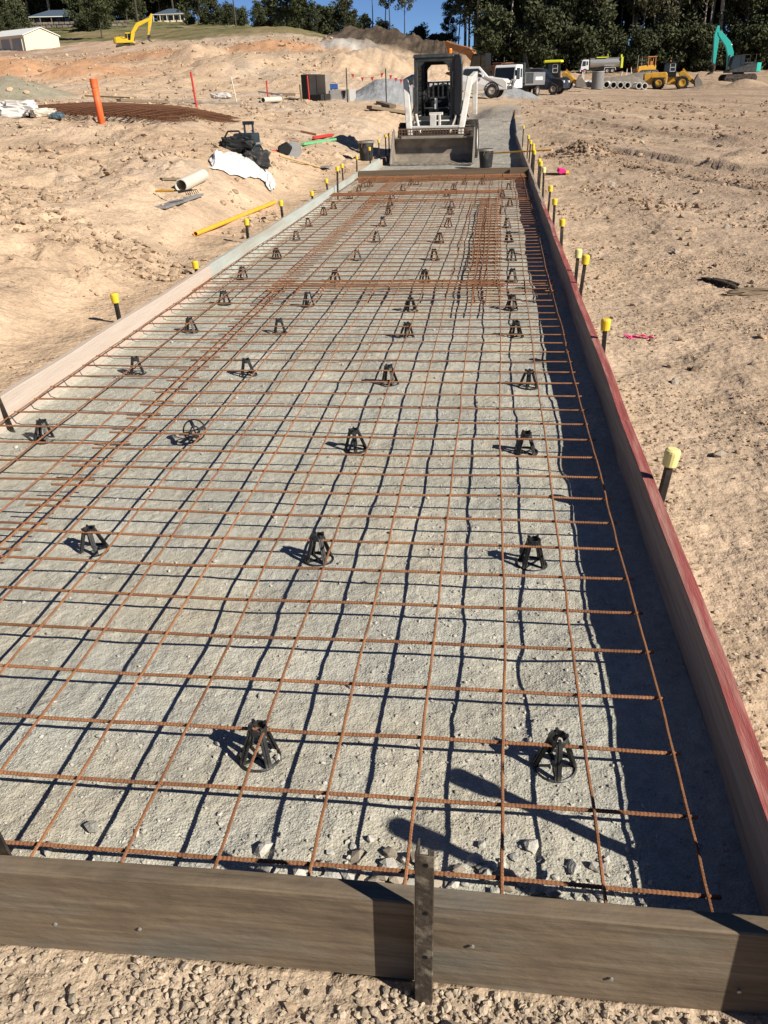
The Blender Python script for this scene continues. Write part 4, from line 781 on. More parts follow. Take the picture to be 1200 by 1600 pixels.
# small tracked dozer parked before the forest
t = thing('bulldozer', 'small orange-yellow bulldozer parked behind the wheel loader before the forest', 'bulldozer', put(1009, 140), math.radians(190)); t.scale = (.8,)*3
for sy in (-1, 1): MB().prism([(-1.6, .1), (-1.4, 0), (1.4, 0), (1.7, .2), (1.7, .7), (1.3, .95), (-1.3, .95), (-1.7, .6)], sy*.9-.25, sy*.9+.25, 'y').build('track', 'track_steel', t, bevel=.04)
MB().prism([(-1.3, .6), (1.9, .6), (1.9, 1.5), (.3, 1.7), (-1.3, 1.7)], -.6, .6, 'y').build('body', 'yellow_machine', t, bevel=.05)
mb = MB()
for x, y in ((-1.1, -.65), (-1.1, .65), (.2, -.65), (.2, .65)): mb.beam((x, y, 1.6), (x, y, 3.0), .12)
mb.bb((-1.25, -.8, 2.95), (.35, .8, 3.1)); mb.build('canopy_frame', 'orange_machine', t)
MB().bb((-.9, -.45, 1.7), (-.2, .45, 2.3)).build('seat', 'orange_machine', t, bevel=.05)
MB().prism([(2.2, .1), (2.4, .05), (2.2, .6), (2.35, 1.15), (2.25, 1.2), (2.08, .6)], -1.4, 1.4, 'y').build('blade', 'orange_machine', t)
MB().tube([(1.2, 0, 1.6), (1.2, 0, 2.9)], .06, 8).build('exhaust', 'bucket_worn', t)
MB().tube([(2.3, 1.2, 1.1), (2.3, 1.2, 3.3)], .05, 6).build('grade_mast', 'bucket_worn', t)

# ------------------------------------------------------------------ pickup, dark car, tip truck, water truck
def car_shell(t, prof, w, m, z0=.35):
    n = len(prof); v = []; f = []
    for s, k in ((-1, 1), (1, 1)):
        for x, z in prof: v.append((x, s*(w/2-(.12 if z > 1.15 else 0)-(.03 if z < .5 else 0)), z))
    f = [tuple(range(n))[::-1], tuple(range(n, 2*n))]+[(i, (i+1) % n, n+(i+1) % n, n+i) for i in range(n)]
    return MB().add(v, f).build('body', m, t, bevel=.04, seg=2)
t = thing('pickup', 'white pickup parked behind the skid-steer loader', 'pickup', put(734, 58), math.radians(-10))
car_shell(t, [(-2.55, .45), (-2.5, 1.02), (-.55, 1.05), (-.35, 1.68), (-.15, 1.75), (.75, 1.73), (1.35, 1.14), (2.25, 1.02), (2.45, .85), (2.5, .42), (-2.5, .40)], 1.82, 'car_white')
for s in (-1, 1):
    MB().prism([(-.35, 1.12), (-.15, 1.62), (.70, 1.62), (1.12, 1.16)], s*.83-.03, s*.83+.03, 'y').build('side_window', 'glass_dark', t)
    for x in (1.55, -1.5): wheel(t, (x, s*.78, .38), .38, .26, rim='bucket_worn', n=18); MB().lathe([(.40, -.11), (.46, -.11), (.46, .11), (.40, .11)], 18, axis='y', closed=True).build('wheel_arch', 'cab_black', t, loc=(x, s*.80, .42))
    MB().bb((2.36, s*.72-.16, .74), (2.49, s*.72+.16, .92)).build('headlight', 'lamp_glass', t, bevel=.02)
    MB().box((1.0, s*1.0, 1.2), (.1, .16, .14)).build('mirror', 'car_white', t, bevel=.02)
MB().prism([(.78, 1.70), (1.33, 1.17), (1.36, 1.19), (.80, 1.73)], -.72, .72, 'y').build('windscreen', 'glass_dark', t)
MB().bb((2.40, -.85, .42), (2.56, .85, .62)).build('bumper', 'cab_dark', t, bevel=.03)
mb = MB(); mb.tube([(2.5, -.8, .5), (2.75, -.8, .95), (2.75, .8, .95), (2.5, .8, .5)], .035, 6); mb.build('bull_bar', 'bucket_worn', t)
t = thing('dark_car', 'dark blue four-wheel drive parked beside the tip truck', 'car', put(843, 76), math.radians(-20))
car_shell(t, [(-2.3, .5), (-2.32, 1.1), (-2.15, 1.75), (-1.9, 1.86), (.2, 1.86), (.95, 1.22), (2.0, 1.08), (2.2, .9), (2.25, .45), (-2.2, .42)], 1.85, 'car_dark')
for s in (-1, 1):
    for (a, b_) in ((-2.0, -1.15), (-1.05, -.35)): MB().prism([(a, 1.24), (a+.06, 1.74), (b_, 1.74), (b_, 1.24)], s*.83-.03, s*.83+.03, 'y').build('side_window', 'glass_dark', t)
    MB().prism([(-.25, 1.24), (-.25, 1.74), (.18, 1.74), (.72, 1.24)], s*.83-.03, s*.83+.03, 'y').build('side_window', 'glass_dark', t)
    for x in (1.4, -1.35): wheel(t, (x, s*.80, .40), .40, .26, rim='bucket_worn', n=18)
    MB().bb((2.1, s*.7-.15, .82), (2.24, s*.7+.15, .98)).build('headlight', 'lamp_glass', t, bevel=.02)
MB().prism([(.25, 1.84), (.93, 1.25), (.96, 1.27), (.28, 1.87)], -.7, .7, 'y').build('windscreen', 'glass_dark', t)
mb = MB(); mb.tube([(-1.9, -.6, 1.9), (.1, -.6, 1.9)], .03, 6); mb.tube([(-1.9, .6, 1.9), (.1, .6, 1.9)], .03, 6); mb.build('roof_rack', 'bucket_worn', t)

def truck_cab(t, x0, m='car_white'):
    c = MB().prism([(x0, .75), (x0-.05, 1.45), (x0-.22, 2.45), (x0-.45, 2.62), (x0-1.6, 2.62), (x0-1.65, .75)], -1.05, 1.05, 'y').build('cab', m, t, bevel=.06, seg=2)
    MB().prism([(x0+.0, 1.42), (x0-.185, 2.38), (x0-.165, 2.40), (x0+.02, 1.42)], -.92, .92, 'y').build('windscreen', 'glass_dark', c)
    for s in (-1, 1):
        MB().prism([(x0-.25, 1.45), (x0-.38, 2.35), (x0-1.0, 2.35), (x0-1.0, 1.45)], s*1.05-.012, s*1.05+.012, 'y').build('side_window', 'glass_dark', c)
        MB().prism([(x0-1.12, 1.6), (x0-1.12, 2.3), (x0-1.45, 2.3), (x0-1.45, 1.6)], s*1.05-.012, s*1.05+.012, 'y').build('side_window', 'glass_dark', c)
        MB().bb((x0-.02, s*.78-.2, .72), (x0+.06, s*.78+.2, .92)).build('headlight', 'lamp_glass', c)
        MB().box((x0+.1, s*1.22, 1.95), (.08, .18, .45)).build('mirror', 'cab_black', c)
    MB().bb((x0-.03, -.85, 1.0), (x0+.02, .85, 1.32)).build('grille', 'cab_black', c)
    MB().bb((x0-.1, -1.08, .42), (x0+.12, 1.08, .74)).build('bumper', 'car_white', c, bevel=.04)
    return c
t = thing('tip_truck', 'white-cabbed tip truck with dark crate body beside the dark car', 'truck', put(810, 70), math.radians(243)); t.scale = (.82,)*3
truck_cab(t, 3.0); MB().bb((-3.2, -.45, .6), (2.9, .45, .85)).build('chassis', 'cab_black', t)
MB().bb((.95, -1.1, 1.15), (1.3, 1.1, 2.75)).build('headboard', 'cab_dark', t, bevel=.02)
mb = MB(); mb.bb((-3.2, -1.15, .95), (1.0, 1.15, 1.1)); 
for s in (-1, 1): mb.bb((-3.2, s*1.12-.03, 1.1), (1.0, s*1.12+.03, 2.0))
mb.bb((-3.23, -1.15, 1.1), (-3.17, 1.15, 2.0)); body = mb.build('tray', 'tank_silver', t, bevel=.02)
for s in (-1, 1):
    MB().bb((-2.6, s*1.16-.01, 1.35), (-1.1, s*1.16+.01, 1.62)).build('name_board', 'number_plate', body)
    MB().bb((-.6, s*1.16-.02, 1.1), (.9, s*1.16+.02, 1.95)).build('side_gate', 'cab_dark', body)
    for x in (2.2, -2.0): wheel(t, (x, s*.85, .46), .46, .34, rim='bucket_worn', n=18)
mb = MB(); mb.bb((-1.2, -.5, 1.12), (-.2, .6, 2.35)); mb.lathe([(.35, 0), (.35, .4)], 12, c=(.35, -.4, 2.1)); mb.build('toolbox', 'cab_black', body, bevel=.03)
t = thing('water_truck', 'white-cabbed water truck with long silver tank before the forest', 'truck', put(935, 148), math.radians(186)); t.scale = (.74,)*3
truck_cab(t, 4.2); MB().bb((-4.2, -.45, .65), (4.1, .45, .95)).build('chassis', 'cab_black', t)
MB().lathe([(0, -4.0), (.7, -4.0), (.95, -3.92), (.95, 2.2), (.7, 2.28), (0, 2.28)], 18, axis='x', c=(0, 0, 1.95)).build('tank', 'tank_silver', t, smooth=False)
MB().bb((-4.45, -1.1, .9), (-4.0, 1.1, 2.9)).build('rear_panel', 'lime', t, bevel=.04); MB().bb((-4.4, -.25, 2.9), (-4.1, .25, 3.4)).build('rear_beacon', 'lime', t)
MB().bb((-1.2, -.8, 2.88), (1.0, .8, 3.05)).build('walkway', 'lime', t); MB().tube([(-1.4, .5, 2.9), (-1.3, .5, 3.6)], .07, 6).build('post', 'lime', t)
for s in (-1, 1):
    for x in (3.3, -2.4, -1.3) if s else (): wheel(t, (x, s*.9, .5), .5, .34, rim='bucket_worn', n=16)
    MB().prism([(-3.1, .55), (-2.95, 1.12), (-.75, 1.12), (-.6, .55), (-.68, .55), (-.82, 1.04), (-2.88, 1.04), (-3.02, .55)], s*.95-.2, s*.95+.2, 'y').build('mudguard', 'car_white', t)
# ------------------------------------------------------------------ concrete pipes and rings
def pipe(label, loc, rz, r, L, m, group=None, tilt=0):
    t = thing('concrete_pipe', label, 'pipe', loc, group=group, rot=(0, tilt, rz))
    MB().lathe([(r*.80, -L/2), (r, -L/2), (r, L/2), (r*.80, L/2)], 18, axis='x', c=(0, 0, r), closed=True).build('barrel', m, t)
    MB().lathe([(r*1.0, L/2-.22), (r*1.10, L/2-.20), (r*1.10, L/2+.02), (r*.86, L/2+.02)], 18, axis='x', c=(0, 0, r)).build('collar', m, t)
    return t
names = ['leftmost', 'second', 'third', 'fourth', 'fifth', 'sixth', 'seventh', 'rightmost']
for k, u in enumerate((914, 921, 948, 958, 968, 978, 995, 1003)):
    pipe('pale concrete pipe, %s from the left in the row of pipes' % names[k] if k < 7 else 'dark-mouthed concrete pipe nearest the wheel loader, end of the row', put(u, 103+k*.25), math.radians(75+k*3), .33, 2.4, 'concrete_light', 'concrete pipes in a row')
pipe('long grey pipe lying sideways left of the upright ring', put(903, 99), math.radians(8), .26, 2.9, 'concrete')
t = thing('manhole_ring', 'upright grey concrete ring among the pipes', 'concrete ring', put(933, 98)); MB().lathe([(.52, 0), (.62, 0), (.62, 1.6), (.52, 1.6)], 24, closed=True).build('shell', 'concrete_dark', t); MB().lathe([(.50, 1.6), (.64, 1.6), (.64, 1.66), (.5, 1.66)], 24, closed=True).build('rim', 'concrete', t)
for k, (u, y) in enumerate(((908, 112), (911, 113), (941, 120), (969, 128), (977, 130), (985, 132))):
    x, yy, z = put(u, y); t = thing('survey_peg', 'white survey peg in the dirt beyond the pipes, %s from the left' % ordn[k], 'peg', (x, yy, z), group='survey pegs beyond the pipes', rot=(random.uniform(-.1, .1), random.uniform(-.2, .2), 0)); MB().bb((-.04, -.03, -.2), (.04, .03, .9)).build('peg', 'roof_white', t); MB().bb((-.043, -.033, .78), (.043, .033, .92)).build('painted_tip', 'red_paint', t)

# ------------------------------------------------------------------ pit, boxes and bunting on the left terrace
x, y, z = put(496, 40); t = thing('pit_formwork', 'black boxed formwork for a pit on the sandy terrace', 'formwork', (x, y, z), math.radians(-24))
MB().bb((-.52, -.5, -.1), (-.06, .5, 1.12)).build('box', 'form_black', t, bevel=.02); MB().bb((-.05, -.5, -.1), (.52, .5, .32)).build('low_box', 'form_black', t, bevel=.02); MB().bb((-.04, .0, .321), (.45, .5, 1.10)).build('ply_panel', 'form_ply', t, bevel=.01)
x, y, z = put(524, 40.5); t = thing('concrete_pit', 'low grey concrete pit beside the black formwork', 'pit', (x, y, z), math.radians(-8))
mb = MB()
for a, b_ in (((-.8, -.5, -.1), (.8, -.4, .45)), ((-.8, .4, -.1), (.8, .5, .45)), ((-.8, -.4, -.1), (-.7, .4, .45)), ((.7, -.4, -.1), (.8, .4, .45))): mb.bb(a, b_)
mb.build('walls', 'concrete', t)
for xx in (-.2, .55): MB().prism([(xx-.1, .40), (xx+.1, .40), (xx+.03, .1), (xx-.03, .1)], -.52, -.501, 'y').build('bracket', 'cab_black', t)
x, y, z = put(521, 40.3, .46); t = thing('blue_toolbox', 'blue toolbox standing on the concrete pit', 'toolbox', (x, y, z), .2); MB().bb((-.2, -.15, 0), (.2, .15, .22)).build('box', 'blue_paint', t, bevel=.02); MB().tube([(-.1, 0, .22), (-.1, 0, .28), (.1, 0, .28), (.1, 0, .22)], .012, 6).build('handle', 'cab_black', t)
POSTS = [(542, 39), (603, 37), (650, 39)]; pw = []
for k, (u, yy) in enumerate(POSTS):
    x, y, z = put(u, yy); pw.append((x, y, z+1.35)); t = thing('star_picket', 'dark star picket holding red flag bunting, %s of three' % ('leftmost', 'middle', 'rightmost')[k], 'post', (x, y, z), group='bunting pickets')
    mb = MB()
    for i in range(3): a = i*2.09; mb.box((.013*math.cos(a), .013*math.sin(a), .6), (.03, .006, 1.6), (0, 0, a))
    mb.build('post', 'stake_steel', t)
for k in range(2):
    a, b_ = Vector(pw[k]), Vector(pw[k+1]); t = thing('flag_bunting', ('red triangular flags strung between the left two pickets', 'red triangular flags strung towards the loader')[k], 'bunting', a)
    pts = [(b_-a)*s+Vector((0, 0, -.25*math.sin(math.pi*s)-.05)) for s in [i/12 for i in range(13)]]
    MB().tube(pts, .006, 5).build('rope', 'white_plastic', t)
    for i in range(2, 12, 3 if k == 0 else 2):
        p = pts[i]; MB().prism([(p.x-.07, p.z), (p.x+.07, p.z), (p.x+random.uniform(-.03, .03), p.z-.17)], p.y-.004, p.y+.004, 'y').build('flag', 'red_paint', t)
def post(label, u, v0, v1, y, r, m, tilt=0, name='marker_stake', cat='stake', sides=8, hollow=False):
    x = gx(u, y); p0 = ray_at(u, v0, y); p1 = ray_at(u, v1, y); g = hz(p0[0], y); h = p1[2]-g
    t = thing(name, label, cat, (float(p0[0]), y, g), rot=(0, tilt, 0))
    if hollow:
        MB().lathe([(r*.92, h), (r, h), (r, -.2), (r*.92, -.2)], 20, closed=True).build('pipe_wall', m, t, smooth=True)
        MB().lathe([(r*1.12, h-.13), (r*1.12, h+.004), (r*.96, h+.004), (r*.96, h-.12)], 20, closed=True).build('socket', m, t)
    else:
        MB().tube([(0, 0, -.2), (0, 0, h)], r, sides).build('stick', m, t); MB().tube([(0, 0, h-.08), (0, 0, h+.005)], r*1.06, sides).build('painted_tip', m, t)
    return t
post('orange plastic pipe standing upright by the stacked mesh', 158, 185, 123, 13.4, .056, 'orange_plastic', -.035, 'orange_pipe', 'pipe', 20, True)
post('red marker stake leaning behind the stacked mesh', 306, 156, 112, 25, .03, 'red_paint', -.06)
post('pale marker stake leaning on the terrace right of the red one', 369, 150, 120, 34, .025, 'white_plastic', -.14)
post('short red marker stake above the lying pipes', 418, 146, 126, 33, .028, 'red_paint', 0)
post('brown timber stake between the red stake and the black formwork', 471, 150, 132, 36, .035, 'old_wood', -.06)
post('thin red stake in front of the black formwork', 483, 150, 118, 38, .03, 'red_paint', -.03)
post('bent steel rod at the far end of the right boards', 803, 194, 172, 31, .022, 'rust', .05)

# ------------------------------------------------------------------ timber, pipes and rubbish lying on the left
def lying(name, label, cat, a, b_, w, h, m, lift=0.0, round_=False, hollow=False, parts=None):
    za, zb = hz(*a), hz(*b_); A = Vector((a[0], a[1], za+h/2+lift)); B = Vector((b_[0], b_[1], zb+h/2+lift)); mid = (A+B)/2
    t = thing(name, label, cat, mid)
    if hollow:
        d = (B-A); L = d.length; q = d.to_track_quat('X', 'Z').to_euler(); r = h/2
        MB().lathe([(r*.88, -L/2), (r, -L/2), (r, L/2), (r*.88, L/2)], 20, axis='x', closed=True).build('pipe_wall', m, t, rot=q, smooth=False)
    elif round_: MB().tube([A-mid, (A+B)/2-mid, B-mid], h/2, 10).build('shaft', m, t)
    else: MB().beam(A-mid, B-mid, w, h).build('plank', m, t, bevel=min(w, h)*.08)
    return t
def gp(u, v, y0, y1):              # where the ray through (u, v) meets the ground between y0 and y1
    yy = np.linspace(y0, y1, 260); d = CF+CR*(u-600)/1310-CU*(v-800)/1310; tt = (yy-CAM[1])/d[1]
    X = CAM[0]+d[0]*tt; Z = CAM[2]+d[2]*tt; g = full_h(X, yy); k = np.where(Z <= g)[0]
    if len(k) == 0: k = [int(np.argmin(np.abs(Z-g)))]
    return float(X[k[0]]), float(yy[k[0]])
lying('yellow_pipe', 'long yellow plastic pipe lying beside the left stakes', 'pipe', gp(306, 370, 4, 14), gp(430, 320, 4, 16), .05, .05, 'yellow_tube', .005, hollow=True)
lying('white_pipe', 'short white plastic pipe lying on the bank', 'pipe', gp(284, 301, 5, 15), gp(318, 284, 5, 16), .15, .15, 'white_plastic', 0, hollow=True)
lying('float_blade', 'grey metal screeding board lying below the white pipe', 'board', gp(250, 327, 5, 14), gp(309, 306, 5, 15), .16, .025, 'metal_plate')
lying('grey_batten', 'short grey batten lying above the white pipe', 'batten', gp(252, 283, 5, 16), gp(294, 282, 5, 16), .06, .03, 'old_wood')
# trowel with yellow handle
a = gp(244, 305, 5, 14); t = thing('hand_rake', 'small rake with a yellow handle lying beside the metal board', 'rake', (a[0], a[1], hz(*a)+.02), math.radians(-18)); MB().tube([(0, 0, .02), (.12, 0, .03), (.26, 0, .03)], [.012, .016, .014], 8).build('handle', 'yellow_tube', t); MB().tube([(.26, 0, .03), (.42, 0, .03)], .008, 6).build('neck', 'stake_steel', t)
mb = MB(); mb.beam((.42, -.12, .03), (.42, .12, .03), .02)
for i in range(7): mb.tube([(.42, -.11+i*.036, .03), (.50, -.11+i*.036, .035), (.52, -.11+i*.036, .0)], .005, 5)
mb.build('tines', 'stake_steel', t)
# wheeled tool case with its pull handle up
a = gp(384, 246, 7, 18); t = thing('tool_case', 'dark blue wheeled tool case with raised pull handle', 'tool case', (a[0], a[1]+.15, hz(a[0], a[1]+.15)-.02), math.radians(-12))
MB().bb((-.17, -.13, .03), (.17, .13, .36)).build('shell', 'case_blue', t, bevel=.03, seg=2); mb = MB(); mb.bb((-.175, -.135, .20), (.175, .135, .225))
for xx in (-.10, .10): mb.bb((xx-.03, -.142, .16), (xx+.03, -.13, .25))
mb.build('latches', 'metal_plate', t); mb = MB(); mb.tube([(-.07, .1, .34), (-.07, .1, .50), (.07, .1, .50), (.07, .1, .34)], .018, 8); mb.bb((-.09, .08, .47), (.09, .12, .52)); mb.build('pull_handle', 'case_blue', t)
for xx in (-.15, .15): MB().lathe([(0, -.02), (.045, -.02), (.045, .02), (0, .02)], 12, axis='x').build('castor', 'cab_black', t, loc=(xx, .10, .045))
def bag(name, label, cat, c, d, m, rz=0, sd=0, parts=()):
    t = thing(name, label, cat, c, rz); u, v = 30, 18; Fc = []
    th, ph = np.meshgrid(np.pi*np.arange(v+1)/v, 2*np.pi*np.arange(u)/u, indexing='ij'); X, Y, Z = np.sin(th)*np.cos(ph), np.sin(th)*np.sin(ph), np.cos(th)
    q = lambda k: np.sign(k)*np.abs(k)**.6; n = 1+.5*fbm(X*2.6+sd, Y*2.6+Z*2.1, 4, sd)
    V = np.stack([q(X)*d[0]/2*n, q(Y)*d[1]/2*n, np.maximum(-.02, q(Z)*d[2]/2*n+d[2]/2)], -1).reshape(-1, 3).tolist()
    for i in range(v):
        for j in range(u): Fc.append((i*u+j, i*u+(j+1) % u, (i+1)*u+(j+1) % u, (i+1)*u+j))
    MB().add(V, Fc).build('sack', m, t, smooth=False); return t
tb = bag('tool_bag', 'slumped black tool bag in front of the tool case', 'bag', (a[0]-.12, a[1]-.12, hz(a[0]-.12, a[1]-.12)), (.5, .28, .2), 'cab_black', .3, 5); MB().tube([(-.15, 0, .18), (-.08, .02, .28), (.08, .02, .28), (.15, 0, .18)], .014, 6).build('carry_strap', 'cab_black', tb)
tb = bag('tool_bag', 'black tool bag leaning right of the tool case', 'bag', (a[0]+.20, a[1]-.10, hz(a[0]+.2, a[1]-.1)), (.26, .45, .26), 'dusty_black', -.5, 9); MB().tube([(0, -.15, .22), (.02, -.05, .32), (.02, .08, .32), (0, .16, .22)], .014, 6).build('carry_strap', 'cab_black', tb)
# crumpled white plastic sheet
def cloth(name, label, cat, poly, m, amp, sd, nseg=(46, 16), lift=.02):
    top, bot = poly; Fc = []; nu, nv = nseg; c = top[len(top)//2]
    si, w = np.meshgrid(np.arange(nu+1)/nu, np.arange(nv+1)/nv, indexing='ij'); kk = np.arange(len(top))/(len(top)-1)
    I = lambda a, q: np.interp(si, kk, [p[q] for p in a]); x = I(top, 0)*(1-w)+I(bot, 0)*w; y = I(top, 1)*(1-w)+I(bot, 1)*w
    x = x+.05*fbm(si*7+sd, w*3, 3, sd+8); y = y+.07*fbm(si*7, w*3+sd, 3, sd+9)
    n = fbm(x*4.5+sd, y*4.5, 3, sd); n2 = np.abs(fbm(si*9+sd+n, w*2.2, 2, sd+3)); edge = np.minimum(np.minimum(w, 1-w)*2, np.minimum(si, 1-si)*8)
    V = np.stack([x-c[0], y-c[1], full_h(x, y)+lift+amp*np.maximum(0, .45+n*.8+n2*1.1)*np.minimum(1, .12+edge)], -1).reshape(-1, 3).tolist()
    for i in range(nu):
        for j in range(nv): q = i*(nv+1)+j; Fc.append((q, q+1, q+nv+2, q+nv+1))
    t = thing(name, label, cat, (c[0], c[1], 0)); o = MB().add(V, Fc).build('folds', m, t, smooth=True); md = o.modifiers.new('thick', 'SOLIDIFY'); md.thickness = .004
    return t
q = [gp(330, 246, 6, 18), gp(352, 242, 6, 18), gp(378, 246, 6, 18), gp(405, 262, 6, 18), gp(426, 274, 6, 18), gp(430, 285, 6, 18)]
r = [gp(326, 266, 6, 18), gp(350, 272, 6, 18), gp(380, 280, 6, 18), gp(404, 281, 6, 18), gp(418, 292, 6, 18), gp(428, 307, 6, 18)]
cloth('plastic_sheet', 'crumpled white plastic sheet draped over the edge of the bank', 'plastic sheet', (q, r), 'white_sheet', .10, 11, (70, 30))
a = gp(28, 183, 9, 24); tb = bag('rubbish_bag', 'torn white plastic bag at the left end of the stacked mesh', 'bag', (a[0], a[1], hz(*a)-.03), (.72, .4, .26), 'white_sheet', .2, 21); bag('cement_sack', 'small pale sack beside the torn white bag', 'sack', (a[0]+.55, a[1]-.1, hz(a[0]+.55, a[1]-.1)-.03), (.4, .3, .15), 'white_plastic', .5, 23)
a = gp(346, 153, 20, 40); bag('rubbish_bag', 'white plastic scrap lying on the terrace by the marker stakes', 'bag', (a[0], a[1], hz(*a)-.03), (.8, .4, .22), 'white_sheet', .1, 25)
a = gp(90, 188, 9, 24); bag('blue_cloth', 'crumpled blue rag at the near edge of the stacked mesh', 'rag', (a[0], a[1], hz(*a)), (.22, .16, .10), mat('rag_blue', (.10, .15, .18), rough=.8, scale=8), 0, 27)
# stacked mesh sheets
p0, p1, p2 = gp(90, 187, 9, 22), gp(250, 196, 9, 22), gp(412, 184, 10, 26)
cx, cy = -7.0, 16.6
def pile_h(x, y): return full_h(np.asarray(x, float)*0+np.asarray(x, float), np.asarray(y, float))
def flat(x, y, k=0):
    x = np.asarray(x, float); y = np.asarray(y, float); return base_h(x, y)+.06+k*.022+.015*fbm(x*.9, y*.9, 2, 700+k)
for k in range(4):
    ox, oy = random.uniform(-.15, .15), random.uniform(-.1, .1); ang = .04*k
    sheet(['top rusty sheet of the mesh stack on the left bank', 'second rusty sheet of the mesh stack on the left bank', 'third rusty sheet of the mesh stack on the left bank', 'bottom rusty sheet of the mesh stack on the left bank'][k],
          ar(-9.1+ox, 15), ar(14.35+oy+.05*k, 30 if k < 2 else 28), -9.2+ox, -6.2+ox, 14.25+oy, 20.3+oy, rl=.0065, rt=.0065, m='rust_dark', hf=lambda x, y, k=3-k: flat(x, y, k), skew=-.05)
# timbers and pipes on the terrace
lying('timber_plank', 'pale timber lying behind the stacked mesh', 'timber', gp(134, 152, 15, 40), gp(205, 155, 15, 40), .1, .06, 'handle_wood', .02)
lying('steel_bundle', 'bundle of dark steel lengths lying behind the stacked mesh', 'steel bundle', gp(260, 162, 15, 34), gp(375, 164, 15, 34), .22, .07, 'bucket_steel', .02)
lying('timber_plank', 'weathered plank lying behind the blue rag and the orange pipe', 'timber', gp(186, 161, 14, 34), gp(262, 163, 14, 34), .18, .08, 'old_wood', .02)
lying('white_pipe', 'white pipe end lying on the terrace under a grey plank', 'pipe', gp(411, 161, 16, 40), gp(438, 160, 16, 40), .2, .18, 'white_plastic', 0, hollow=True)
lying('timber_plank', 'grey plank propped over the white pipe end', 'timber', gp(406, 154, 16, 40), gp(440, 158, 16, 40), .16, .05, 'metal_plate', .22)
lying('timber_plank', 'brown plank lying left of the timber stake', 'timber', gp(432, 149, 20, 44), gp(462, 150, 20, 44), .22, .12, 'old_wood', .03)
lying('timber_plank', 'short dark timber lying left of the loader', 'timber', gp(592, 163, 18, 40), gp(614, 170, 18, 40), .25, .10, 'old_wood', .03)
lying('timber_plank', 'long dark timber lying beside the loader cab', 'timber', gp(577, 172, 18, 40), gp(640, 181, 18, 40), .25, .10, 'old_wood', .03)
lying('timber_plank', 'green-painted straight edge lying on the sand left of the loader', 'timber', gp(473, 231, 12, 30), gp(524, 221, 12, 30), .09, .05, 'green_paint', .02)
lying('spirit_level', 'red level lying behind the green straight edge', 'level', gp(490, 219, 12, 30), gp(520, 215, 12, 32), .06, .06, 'red_paint', .02)
lying('steel_bar', 'thin rusty bar lying on the sand above the green straight edge', 'bar', gp(470, 207, 12, 32), gp(494, 212, 12, 32), .05, .05, 'rust_dark', 0, round_=True)
a, b_ = gp(437, 247, 10, 24), gp(500, 265, 8, 22); t = lying('shovel', 'long-handled shovel lying beside the left stakes', 'shovel', a, b_, .035, .035, 'handle_wood', .02, round_=True)
B = Vector((b_[0], b_[1], hz(*b_)+.04))-t.location; D = (Vector((b_[0], b_[1], 0))-Vector((a[0], a[1], 0))).normalized(); R_ = Vector((D.y, -D.x, 0))
MB().add([B+R_*.02, B-R_*.02, B+D*.06-R_*.11, B+D*.30-R_*.10, B+D*.36, B+D*.30+R_*.10, B+D*.06+R_*.11]+[B+R_*.02-Vector((0, 0, .01)), B-R_*.02-Vector((0, 0, .01)), B+D*.06-R_*.11-Vector((0, 0, .01)), B+D*.30-R_*.10-Vector((0, 0, .01)), B+D*.36-Vector((0, 0, .01)), B+D*.30+R_*.10-Vector((0, 0, .01)), B+D*.06+R_*.11-Vector((0, 0, .01))], [(0, 1, 2, 3, 4, 5, 6), (13, 12, 11, 10, 9, 8, 7)]+[(i, (i+1) % 7, 7+(i+1) % 7, 7+i) for i in range(7)]).build('blade', 'metal_plate', t)
a = gp(460, 248, 10, 24); t = thing('hand_saw', 'power saw with red handle lying near the shovel', 'saw', (a[0], a[1], hz(*a)), .3); MB().lathe([(0, -.02), (.15, -.02), (.15, .02), (0, .02)], 20, axis='y', c=(0, 0, .15)).build('guard', 'metal_plate', t); MB().prism([(-.3, .10), (-.1, .06), (-.02, .2), (-.12, .3), (-.3, .22)], -.07, .07, 'y').build('body', 'cab_black', t, bevel=.02); MB().tube([(-.5, 0, .1), (-.4, 0, .14), (-.28, 0, .12)], .03, 8).build('handle', 'red_paint', t)
lying('yellow_pole', 'yellow pole resting across the right board behind the slab', 'pole', gp(766, 254, 14, 19), (.69, 17.84), .03, .035, 'yellow_tube', .19, round_=True)
# buckets
def pail(label, loc, h, r, m='dusty_black'):
    t = thing('bucket', label, 'bucket', loc, random.uniform(0, 6))
    MB().lathe([(0, .012), (r*.78, .012), (r*.96, h), (r, h), (r*.80, 0), (0, 0)], 24).build('shell', m, t, smooth=False); MB().lathe([(r*.98, h-.045), (r*1.07, h-.04), (r*1.08, h), (r*.98, h+.004)], 24, closed=True).build('rim', 'bucket_worn', t)
    MB().tube([(r*1.05*math.cos(a_), r*1.05*math.sin(a_)*.3, h-.05-abs(math.sin(a_))*r*.9) for a_ in [math.pi*i/10 for i in range(11)]], .005, 5).build('handle', 'metal_plate', t)
    return t
pail('black bucket standing right of the loader bucket', (-.655, 17.72, .0), .36, .155)
pail('black bucket in the shade left of the loader', (-3.28, 18.6, hz(-3.28, 18.6)), .40, .17)
